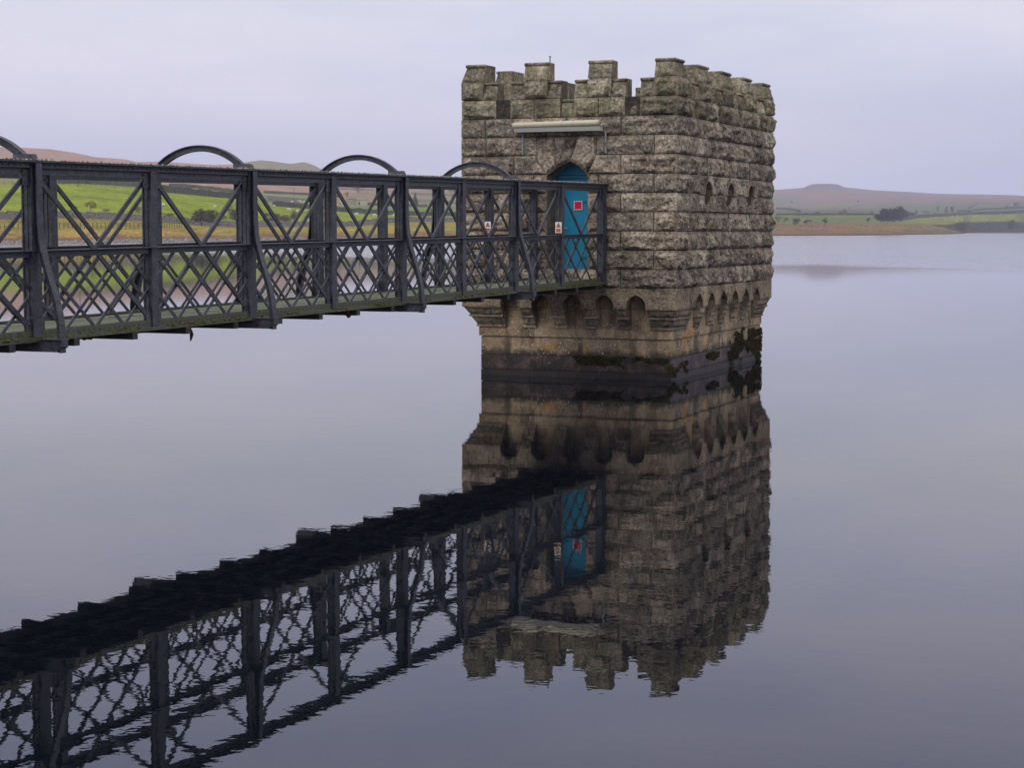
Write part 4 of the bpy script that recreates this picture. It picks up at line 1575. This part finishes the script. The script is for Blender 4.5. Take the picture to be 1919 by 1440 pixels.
wall_line([(500, 376.5), (540, 379), (560, 380.5)], 1.4, 1.2, 'short grey wall under the thin pasture wall', 'drystone')
wall_line([(690, 384.5), (730, 386), (770, 387), (800, 388)], 2.0, 1.2, 'dark wall running right from the barn', 'darkwall')
wall_line([(630, 354.5), (665, 356), (700, 357)], 2.0, 1.2, 'pale wall on the rough slope above the barn', 'drystone')
wall_line([(768, 377.5), (800, 379.5), (830, 381), (870, 382)], 2.2, 1.2, 'grey wall between the fields nearest the tower', 'drystone')
wall_line([(770, 363.5), (800, 365), (830, 367), (870, 368.5)], 2.0, 1.2, 'pale wall high on the slope nearest the tower', 'drystone')
wall_line([(1455, 402.9), (1520, 402.7), (1600, 402.6), (1638, 402.8)], 1.7, 1.2, 'straight dark wall above the dull green field across the water', 'darkwall')
wall_line([(1690, 413.3), (1720, 408.3), (1790, 403.8), (1919, 397.8), (2100, 396.9)], 3.6, 1.4, 'long dark wall along the top of the far sheep field', 'darkwall')
wall_line([(1800, 396.5), (1850, 393), (1919, 389.5)], 2.6, 1.4, 'faint wall on the hazy slope at the right edge', 'darkwall')
wall_line([(1455, 391.5), (1480, 393), (1500, 398)], 3.0, 1.4, 'dark curved wall on the far moor beside the tower', 'darkwall')
wall_line([(1815, 390.5), (1824, 385.5), (1832, 380.5)], 2.0, 1.2, 'faint wall climbing straight up the hazy slope', 'darkwall')


def fence(pts, h, gap, label):
    p0, _ = ground(*pts[0])
    f_ = empty('post_and_wire_fence', tuple(p0), label, 'fence')
    q0 = MB()
    q0.box(-0.07, 0.07, -0.07, 0.07, -0.3, h)
    pm = q0.mesh('fence_post', M['rail_wood'])
    P_ = []
    for a, b2 in zip(pts, pts[1:]):
        pa, pb = ground(*a)[0], ground(*b2)[0]
        n_ = max(1, int((pb - pa).length / gap))
        P_ += [ground(a[0] + (b2[0] - a[0]) * i / n_, a[1] + (b2[1] - a[1]) * i / n_)[0] for i in range(n_)]
    for p in P_:
        o_ = bpy.data.objects.new('fence_post', pm)
        C.objects.link(o_)
        o_.parent = f_
        o_.location = p - p0
    for hz_ in (h * 0.9, h * 0.5):
        q = MB()
        for a, b2 in zip(P_, P_[1:]): q.bar(a + Vector((0, 0, hz_)), b2 + Vector((0, 0, hz_)), 0.03, 0.03, (0, 0, 1))
        q.build('wire', M['rail_wood'], f_, tuple(p0))


fence([(-60, 430.5), (0, 430.2), (120, 428.4), (290, 427.5), (355, 426.5)], 1.55, 2.2, 'post and wire fence behind the golden grass on the left shore')
fence([(-40, 346), (40, 346.6), (110, 345), (200, 349.3), (246, 352)], 1.5, 3.6, 'field fence along the top of the bright green field')


def pole(px, py, h, label):
    p, D = ground(px, py)
    t_ = empty('telegraph_pole', tuple(p), label, 'pole', 'telegraph poles on the far fields')
    q = MB()
    q.tube([p - Vector((0, 0, 0.5)), p + Vector((0, 0, h))], [0.17, 0.11], 6)
    q.build('shaft', M['rail_wood'], t_, tuple(p))
    q = MB()
    q.bar(p + Vector((-0.8, 0, h - 0.5)), p + Vector((0.8, 0, h - 0.5)), 0.12, 0.12, (0, 1, 0))
    q.build('crossarm', M['rail_wood'], t_, tuple(p))


pole(551, 382.5, 9.0, 'telegraph pole standing in the sheep pasture left of the barn')
pole(146, 350.0, 8.0, 'telegraph pole at the moor edge above the bright green field')

# barn
bp, bD = ground(672, 383.2)
barn = empty('stone_barn', tuple(bp), 'old stone barn with a pale lean-to on the far green slope', 'barn')
ax = (RT - Vector((0, 0, RT.z))).normalized()
ay = Vector((-ax.y, ax.x, 0))


def loc(u, v, z): return bp + ax * u + ay * v + Vector((0, 0, z))


def prism(q, pts, v0, v1):
    n_ = len(pts)
    q.add([loc(u, v0, z) for u, z in pts] + [loc(u, v1, z) for u, z in pts],
          [tuple(range(n_)), tuple(range(2 * n_ - 1, n_ - 1, -1))] + [(i, n_ + i, n_ + (i + 1) % n_, (i + 1) % n_) for i in range(n_)])


q = MB()
prism(q, [(-7.0, -1), (3.6, -1), (3.6, 4.2), (-7.0, 4.2)], 0, 6.2)
prism(q, [(-7.0, 4.2), (3.6, 4.2), (3.6, 4.21), (-7.0, 4.21)], 0, 6.2)
q.build('wall', M['barn'], barn, tuple(bp))
q = MB()
for z_, v_ in ((0, 0),):
    q.add([loc(-7.3, -0.4, 4.1), loc(3.9, -0.4, 4.1), loc(3.9, 3.1, 6.5), loc(-7.3, 3.1, 6.5), loc(-7.3, 6.6, 4.1), loc(3.9, 6.6, 4.1),
           loc(-7.3, -0.4, 3.9), loc(3.9, -0.4, 3.9), loc(3.9, 6.6, 3.9), loc(-7.3, 6.6, 3.9)],
          [(0, 1, 2, 3), (3, 2, 5, 4), (0, 3, 4, 9, 6), (1, 7, 8, 5, 2), (6, 7, 1, 0), (9, 4, 5, 8)])
q.build('roof', M['slate'], barn, tuple(bp))
q = MB()
prism(q, [(-1.2, -1), (5.9, -1), (5.9, 3.3), (-1.2, 3.3)], -3.2, -0.02)
q.build('lean_to', M['barn_pale'], barn, tuple(bp))
q = MB()
q.add([loc(-1.4, -3.5, 3.3), loc(6.1, -3.5, 3.3), loc(6.1, 0.0, 4.6), loc(-1.4, 0.0, 4.6), loc(-1.4, -3.5, 3.1), loc(6.1, -3.5, 3.1), loc(6.1, 0, 3.1), loc(-1.4, 0, 3.1)],
      [(0, 1, 2, 3), (4, 5, 1, 0), (5, 6, 2, 1), (7, 4, 0, 3)])
q.build('lean_to_roof', M['slate'], barn, tuple(bp))
q = MB()
prism(q, [(0.2, -0.3), (1.1, -0.3), (1.1, 1.9), (0.2, 1.9)], -3.26, -3.19)
q.build('doorway', M['dark'], barn, tuple(bp))
q = MB()
prism(q, [(-5.0, 2.0), (-4.2, 2.0), (-4.2, 3.0), (-5.0, 3.0)], -0.06, 0.01)
q.build('window', M['barn_pale'], barn, tuple(bp))


# ---- trees and bushes
def leaf_mat(name, a, b2):
    t_ = NT(name, 1.0, 0.05)
    return t_.out(t_.ramp(t_.noise(0.55, 5, 0.75), [(0.35, a), (0.62, b2)]))


M['bush_olive'] = leaf_mat('olive_twigs', (0.040, 0.040, 0.022), (0.125, 0.115, 0.060))
M['bush_brown'] = leaf_mat('brown_twigs', (0.060, 0.045, 0.032), (0.165, 0.120, 0.080))
M['tree_dark'] = leaf_mat('dark_twigs', (0.022, 0.022, 0.017), (0.060, 0.055, 0.042))
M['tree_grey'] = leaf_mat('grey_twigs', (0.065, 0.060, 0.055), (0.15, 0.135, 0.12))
M['conifer'] = leaf_mat('conifer_needles', (0.015, 0.022, 0.015), (0.05, 0.058, 0.036))
M['bark'] = NT('bark', 1.0, 0.1).out((0.05, 0.042, 0.033))


def tree(px, py, wpx, hpx, label, mat, name='tree', cat='tree', trunk=0.25, n=900, seed=1, lobes=7, twig=0.035, group=None, cone=False, depth=None):
    p, D = ground(px, py)
    sc = D / F_PX
    w_, h_ = wpx * sc, hpx * sc
    rnd = random.Random(seed)
    t_ = empty(name, tuple(p), label, cat, group)
    q = MB()
    tr = max(0.05, h_ * 0.022)
    q.tube([p - Vector((0, 0, 0.4)), p + Vector((rnd.uniform(-.03, .03) * w_, 0, h_ * max(trunk, 0.2))), p + Vector((rnd.uniform(-.08, .08) * w_, 0, h_ * 0.72))], [tr * 1.3, tr, tr * 0.3], 6)
    for _ in range(5):
        a = rnd.uniform(0, 6.283)
        b0 = p + Vector((0, 0, h_ * rnd.uniform(max(trunk * 0.7, 0.05), 0.5)))
        q.tube([b0, b0 + Vector((math.cos(a) * w_ * 0.16, math.sin(a) * w_ * 0.16, h_ * 0.12)), b0 + Vector((math.cos(a) * w_ * 0.32, math.sin(a) * w_ * 0.32, h_ * 0.26))], [tr * 0.6, tr * 0.4, tr * 0.12], 5)
    q.build('trunk', M['bark'], t_, tuple(p))
    q = MB()
    cen = []
    for i in range(lobes):
        a = rnd.uniform(0, 6.283)
        rr_ = rnd.uniform(0.1, 0.34) * w_
        zz_ = h_ * (trunk + (1 - trunk) * rnd.uniform(0.2, 0.78))
        cen.append((Vector((math.cos(a) * rr_, math.sin(a) * rr_, zz_)), w_ * rnd.uniform(0.14, 0.24), h_ * (1 - trunk) * rnd.uniform(0.16, 0.27)))
    for _ in range(n):
        if cone:
            k_ = rnd.random() ** 0.6
            rr_ = w_ * 0.5 * k_ * math.sqrt(rnd.uniform(0.3, 1))
            a = rnd.uniform(0, 6.283)
            c0 = Vector((math.cos(a) * rr_, math.sin(a) * rr_, h_ * (1 - k_ * (1 - trunk))))
        else:
            cc_, rw, rh = rnd.choice(cen)
            d = Vector((rnd.gauss(0, 1), rnd.gauss(0, 1), rnd.gauss(0, 1))).normalized() * (rnd.random() ** 0.4) * 1.08
            c0 = cc_ + Vector((d.x * rw, d.y * rw, d.z * rh))
            c0.z = max(c0.z, h_ * trunk * 0.6)
        c0 += p
        l_ = (w_ + h_) * 0.5 * twig * rnd.uniform(0.6, 1.6)
        d1 = Vector((rnd.uniform(-1, 1), rnd.uniform(-1, 1), rnd.uniform(-0.3, 1.2))).normalized() * l_
        d2 = Vector((rnd.uniform(-1, 1), rnd.uniform(-1, 1), rnd.uniform(-1, 1))).normalized() * l_ * 0.5
        q.add([c0 - d2, c0 + d2, c0 + d1], [(0, 1, 2)])
    q.build('crown', M[mat], t_, tuple(p))
    return t_


tree(378, 423.5, 58, 36, 'round olive bush growing against the dry stone wall', 'bush_olive', 'bush', 'bush', 0.0, 2600, 21, 10, 0.05)
tree(410, 419, 34, 22, 'low brown bush between the round bush and the tall bush', 'bush_brown', 'bush', 'bush', 0.0, 900, 22, 6, 0.05)
tree(440, 415, 36, 30, 'tall olive bush behind the wall at the second bridge post', 'bush_olive', 'bush', 'bush', 0.0, 1500, 23, 8, 0.05)
tree(507, 419, 44, 22, 'low brown thicket beside the third bridge post', 'bush_brown', 'bush', 'bush', 0.0, 1400, 24, 8, 0.05)
tree(540, 418, 38, 24, 'brown thicket with a bare top left of the far post', 'bush_brown', 'bush', 'bush', 0.05, 1300, 25, 8, 0.05)
tree(137, 397, 20, 14, 'small brown bush behind the wall on the left', 'bush_brown', 'bush', 'bush', 0.05, 500, 26, 6, 0.05)
tree(169, 394, 26, 20, 'taller bare bush behind the wall on the left', 'bush_brown', 'bush', 'bush', 0.05, 700, 27, 6, 0.05)
tree(198, 396, 22, 6, 'low line of scrub right of the bare bush', 'bush_brown', 'bush', 'bush', 0.0, 300, 28, 6, 0.06)
tree(255, 399, 34, 15, 'brown scrub behind the wall at the first sub post', 'bush_brown', 'bush', 'bush', 0.0, 800, 29, 7, 0.05)
tree(315, 405.5, 36, 7, 'low grassy scrub along the wall left of the round bush', 'bush_brown', 'bush', 'bush', 0.0, 500, 30, 7, 0.06)
tree(672, 362, 26, 24, 'bare grey tree standing behind the barn', 'tree_grey', 'tree', 'tree', 0.15, 900, 31, 7, 0.04)
tree(650, 372, 14, 14, 'small bare tree at the left end of the barn', 'bush_brown', 'tree', 'tree', 0.15, 400, 32, 5, 0.05)
tree(778, 385, 14, 24, 'dark conifer half hidden by the bridge buttress', 'conifer', 'tree', 'conifer', 0.05, 900, 33, 7, 0.07, cone=True)
tree(809, 405, 13, 17, 'brown bush behind the wall nearest the tower', 'bush_brown', 'bush', 'bush', 0.0, 500, 34, 6, 0.06)
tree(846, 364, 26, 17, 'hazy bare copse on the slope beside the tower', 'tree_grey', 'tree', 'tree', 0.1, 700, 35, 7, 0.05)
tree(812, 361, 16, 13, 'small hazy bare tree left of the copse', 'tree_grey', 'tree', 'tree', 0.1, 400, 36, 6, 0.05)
# right-hand shore
tree(1491, 422.5, 20, 15, 'leftmost wind-bent hawthorn on the russet headland', 'tree_dark', 'tree', 'hawthorn', 0.12, 700, 41, 6, 0.06)
tree(1514, 422, 17, 12, 'middle spreading hawthorn on the russet headland', 'tree_dark', 'tree', 'hawthorn', 0.25, 450, 42, 6, 0.06)
tree(1546, 422.5, 13, 16, 'rightmost leaning hawthorn on the russet headland', 'tree_dark', 'tree', 'hawthorn', 0.25, 450, 43, 6, 0.06)
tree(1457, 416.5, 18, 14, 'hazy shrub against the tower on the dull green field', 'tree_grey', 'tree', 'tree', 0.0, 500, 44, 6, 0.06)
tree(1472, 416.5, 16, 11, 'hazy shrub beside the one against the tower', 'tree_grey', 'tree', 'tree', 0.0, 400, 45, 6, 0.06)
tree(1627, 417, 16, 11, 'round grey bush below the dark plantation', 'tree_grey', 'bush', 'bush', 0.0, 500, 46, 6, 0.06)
for i, (x_, y_, ww, hh, lb) in enumerate(((1651, 417, 32, 19, 'low left end'), (1664, 417, 30, 26, 'left shoulder'), (1677, 416.5, 30, 31, 'first tall crown'), (1690, 415.5, 28, 31, 'second tall crown'), (1703, 410, 24, 16, 'low right end'))):
    tree(x_, y_, ww, hh, lb + ' of the dark plantation on the far shore', 'tree_dark', 'tree', 'tree', 0.0, 2600, 50 + i, 12, 0.06)
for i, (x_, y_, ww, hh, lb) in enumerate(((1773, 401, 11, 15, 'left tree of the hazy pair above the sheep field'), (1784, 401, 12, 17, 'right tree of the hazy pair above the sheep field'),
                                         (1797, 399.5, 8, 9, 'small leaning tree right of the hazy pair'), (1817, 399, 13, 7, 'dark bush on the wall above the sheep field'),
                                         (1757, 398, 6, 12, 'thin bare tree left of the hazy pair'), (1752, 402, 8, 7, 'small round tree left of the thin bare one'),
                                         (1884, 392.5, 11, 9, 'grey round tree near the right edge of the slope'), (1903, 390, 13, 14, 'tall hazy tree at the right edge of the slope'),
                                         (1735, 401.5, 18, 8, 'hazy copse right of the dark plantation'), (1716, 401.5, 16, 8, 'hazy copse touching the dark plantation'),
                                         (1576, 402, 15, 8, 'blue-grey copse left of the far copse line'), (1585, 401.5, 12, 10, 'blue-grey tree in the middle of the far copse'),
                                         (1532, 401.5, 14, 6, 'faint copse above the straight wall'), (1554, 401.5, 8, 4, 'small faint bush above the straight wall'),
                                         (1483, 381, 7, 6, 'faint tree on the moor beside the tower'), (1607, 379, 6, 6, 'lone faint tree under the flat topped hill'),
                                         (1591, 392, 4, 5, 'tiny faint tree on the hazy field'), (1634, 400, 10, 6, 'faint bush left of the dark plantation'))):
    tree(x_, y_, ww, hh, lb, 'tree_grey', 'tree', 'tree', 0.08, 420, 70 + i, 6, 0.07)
tree(1899, 432, 27, 24, 'big dark round tree on the wooded bank at the right edge', 'tree_dark', 'tree', 'tree', 0.1, 1500, 95, 9, 0.045)

# wooded bank that reads as one mass
rnd = random.Random(77)
q = MB()
for i in range(210):
    px = rnd.uniform(1752, 1990)
    lo = 434.3
    hi = 417 + (1830 - px) * 0.10 if px < 1830 else 417
    if hi > 433: continue
    py = rnd.uniform(hi + 2, lo)
    if py > lerp_tab(HEAD, px) - 0.5: continue
    p, D = ground(px, py)
    sc = D / F_PX
    for _ in range(26):
        d = Vector((rnd.gauss(0, 1), rnd.gauss(0, 1), abs(rnd.gauss(0, 0.8)))) * sc * 2.3
        l_ = sc * rnd.uniform(0.5, 1.3)
        c0 = p + d
        d1 = Vector((rnd.uniform(-1, 1), rnd.uniform(-1, 1), rnd.uniform(0, 1.4))) * l_
        d2 = Vector((rnd.uniform(-1, 1), rnd.uniform(-1, 1), rnd.uniform(-1, 1))) * l_ * 0.6
        q.add([c0 - d2, c0 + d2, c0 + d1], [(0, 1, 2)])
wb = q.build('wooded_bank', M['tree_dark'], None, tuple(ground(1860, 430)[0]))
tag(wb, 'dark scrubby wooded bank above the far right waterline', kind='stuff')
# rough tussocks on the headland and the left shore
q = MB()
for i in range(1500):
    if rnd.random() < 0.55:
        px = rnd.uniform(1440, 1790)
        py = rnd.uniform(lerp_tab(LY[4], px) + 1, lerp_tab(LY[2], px))
        s_ = 1.4
    else:
        px = rnd.uniform(-40, 870)
        py = rnd.uniform(lerp_tab(LY[3], px), lerp_tab(LY[2], px) + 0.5)
        s_ = 1.5
    p, D = ground(px, py)
    sc = D / F_PX
    for _ in range(5):
        a = Vector((rnd.uniform(-1, 1), rnd.uniform(-1, 1), 0)) * sc * s_
        q.add([p + a - Vector((sc * 0.8, 0, 0.1)), p + a + Vector((sc * 0.8, 0, -0.1)), p + a + Vector((rnd.uniform(-1, 1) * sc * 0.6, 0, sc * rnd.uniform(0.5, 1.3)))], [(0, 1, 2)])
t = NT('rough_grass', 1.0, 0.05)
M['tussock'] = t.out(t.ramp(t.noise(0.05, 5, 0.7), [(0.35, (0.13, 0.07, 0.035)), (0.5, (0.27, 0.17, 0.05)), (0.65, (0.20, 0.18, 0.05))]))
ts = q.build('rough_grass', M['tussock'], None, tuple(ground(400, 440)[0]))
tag(ts, 'rough golden and russet grass tussocks along both shores', kind='stuff')
# shingle on the left shore
q = MB()
for i in range(2600):
    px = rnd.uniform(-60, 870)
    py = rnd.uniform(lerp_tab(LY[2], px), lerp_tab(LY[1], px))
    p, D = ground(px, py)
    p.z = max(p.z, 0.02)
    s_ = rnd.uniform(0.12, 0.42)
    q.lump(p, s_ * 1.3, s_ * 1.3, s_)
sh = q.build('shingle', M['drystone'], None, tuple(ground(400, 449)[0]))
tag(sh, 'grey shingle and boulders along the left waterline', kind='stuff')


# ---- sheep: one skinned body, copied
def sheep_mesh():
    me_ = bpy.data.meshes.new('sheep')
    vs = [(0, 0, 0.62), (0.38, 0, 0.66), (-0.36, 0, 0.60), (0.52, 0, 0.74), (0.70, 0, 0.60),
          (0.34, 0.14, 0.36), (0.34, 0.15, 0.0), (0.34, -0.14, 0.36), (0.34, -0.15, 0.0),
          (-0.34, 0.14, 0.36), (-0.36, 0.15, 0.0), (-0.34, -0.14, 0.36), (-0.36, -0.15, 0.0), (-0.50, 0, 0.50)]
    es = [(0, 1), (0, 2), (1, 3), (3, 4), (1, 5), (5, 6), (1, 7), (7, 8), (2, 9), (9, 10), (2, 11), (11, 12), (2, 13)]
    me_.from_pydata(vs, es, [])
    o_ = bpy.data.objects.new('sheep_source', me_)
    C.objects.link(o_)
    md = o_.modifiers.new('skin', 'SKIN')
    rad = [0.30, 0.27, 0.28, 0.13, 0.075, 0.075, 0.045, 0.075, 0.045, 0.09, 0.045, 0.09, 0.045, 0.05]
    for i, r_ in enumerate(rad):
        sv = me_.skin_vertices[0].data[i]
        sv.radius = (r_, r_)
        sv.use_root = i == 0
    o_.modifiers.new('sub', 'SUBSURF').levels = 1
    dg = bpy.context.evaluated_depsgraph_get()
    out = bpy.data.meshes.new_from_object(o_.evaluated_get(dg))
    bpy.data.objects.remove(o_)
    out.materials.clear()
    out.materials.append(M['fleece'])
    out.shade_smooth()
    return out


SM = sheep_mesh()
FLOCK = [
    (306, 386.5, 1.25, 'sheep alone in the bright field just right of the first sub post'),
    (403, 389.5, 1.25, 'sheep just above the round bush'),
    (441, 377, 1.0, 'sheep high in the bright field beside the tall bush'),
    (231, 347.3, 1.1, 'left sheep of the pair under the dark moor wall'),
    (238, 347.6, 1.1, 'right sheep of the pair under the dark moor wall'),
    (249, 348.5, 1.0, 'sheep beside the first sub post under the moor wall'),
    (345, 353, 1.0, 'sheep by the wall left of the pink moor corner'),
    (417, 364, 1.0, 'sheep on the strip above the dark field wall'),
    (411, 356, 1.0, 'upper left sheep of the three under the pink moor'),
    (419, 355.5, 1.0, 'upper middle sheep of the three under the pink moor'),
    (432, 358.5, 1.0, 'upper right sheep of the three under the pink moor'),
    (514, 388, 1.2, 'sheep at the left end of the dark wall below the barn'),
    (542, 395.5, 1.6, 'long sheep grazing above the brown thicket'),
    (558, 397.5, 1.2, 'sheep grazing to the right of the long one'),
    (506, 361, 1.0, 'leftmost sheep on the top pasture by the moor'),
    (512, 361.6, 1.0, 'second sheep from the left on the top pasture'),
    (536, 363.3, 1.0, 'third sheep on the top pasture by the moor'),
    (541, 363.5, 1.0, 'rightmost sheep on the top pasture left of the pole'),
    (547, 380, 1.5, 'sheep at the foot of the telegraph pole'),
    (559, 379.5, 1.5, 'left sheep of the three right of the pole'),
    (563, 378.5, 1.3, 'middle sheep of the three right of the pole'),
    (570, 380, 1.5, 'right sheep of the three right of the pole'),
    (609, 397, 1.4, 'sheep seen between the two posts above the wall'),
    (610, 417, 1.4, 'sheep low by the wall between the two posts'),
    (580, 416, 1.3, 'sheep by the wall left of the far post'),
    (637, 384.5, 2.2, 'brown and white cow shaped sheep left of the barn'),
    (658, 406.5, 1.5, 'left sheep of the pair on the slope below the barn'),
    (668, 403.5, 1.5, 'right sheep of the pair on the slope below the barn'),
    (702, 406, 1.7, 'large sheep on the slope right of the barn'),
    (711, 407, 1.6, 'sheep beside the wall right of the large one'),
    (738, 405.6, 1.4, 'sheep just under the dark wall left of the fourth post'),
]
rnd = random.Random(8)


def put_sheep(px, py, k, label, group):
    p, D = ground(px, py)
    o_ = bpy.data.objects.new('sheep', SM)
    C.objects.link(o_)
    o_.location = p
    o_.rotation_euler = (0, 0, -YAW + rnd.choice((0, math.pi)) + rnd.uniform(-0.6, 0.6))
    o_.scale = (k, k, k)
    tag(o_, label, 'sheep', group)


for px, py, k, lb in FLOCK:
    if 'cow' in lb: continue
    put_sheep(px, py, k, 'white ' + lb, 'sheep grazing on the left fields')
for px, py in ((1771, 411.5), (1793, 413.8), (1803, 412.5), (1796, 409.5), (1784, 405.7), (1794, 405.3), (1822, 404.2), (1826, 406.5), (1832, 403.8), (1843, 408), (1850, 410.3), (1875, 401.5), (1754, 408.5), (1816, 404.4)):
    put_sheep(px, py, 1.5, 'tiny white sheep dotted over the far right sheep field', 'sheep on the far right field')
# the brown and white cow near the barn
cw = bpy.data.objects.new('cow', SM.copy())
cw.data.materials.clear()
t = NT('cow_hide', 1.0, 0.1)
cw.data.materials.append(t.out(t.ramp(t.noise(0.9, 2, 0.5), [(0.5, (0.10, 0.05, 0.03)), (0.53, (0.55, 0.48, 0.40))])))
C.objects.link(cw)
cw.location = ground(637, 383)[0]
cw.scale = (1.9, 1.9, 1.9)
cw.rotation_euler = (0, 0, -YAW)
tag(cw, 'brown and white cow standing left of the barn', 'cow')

for me_ in list(bpy.data.meshes):
    if me_.users == 0: bpy.data.meshes.remove(me_)
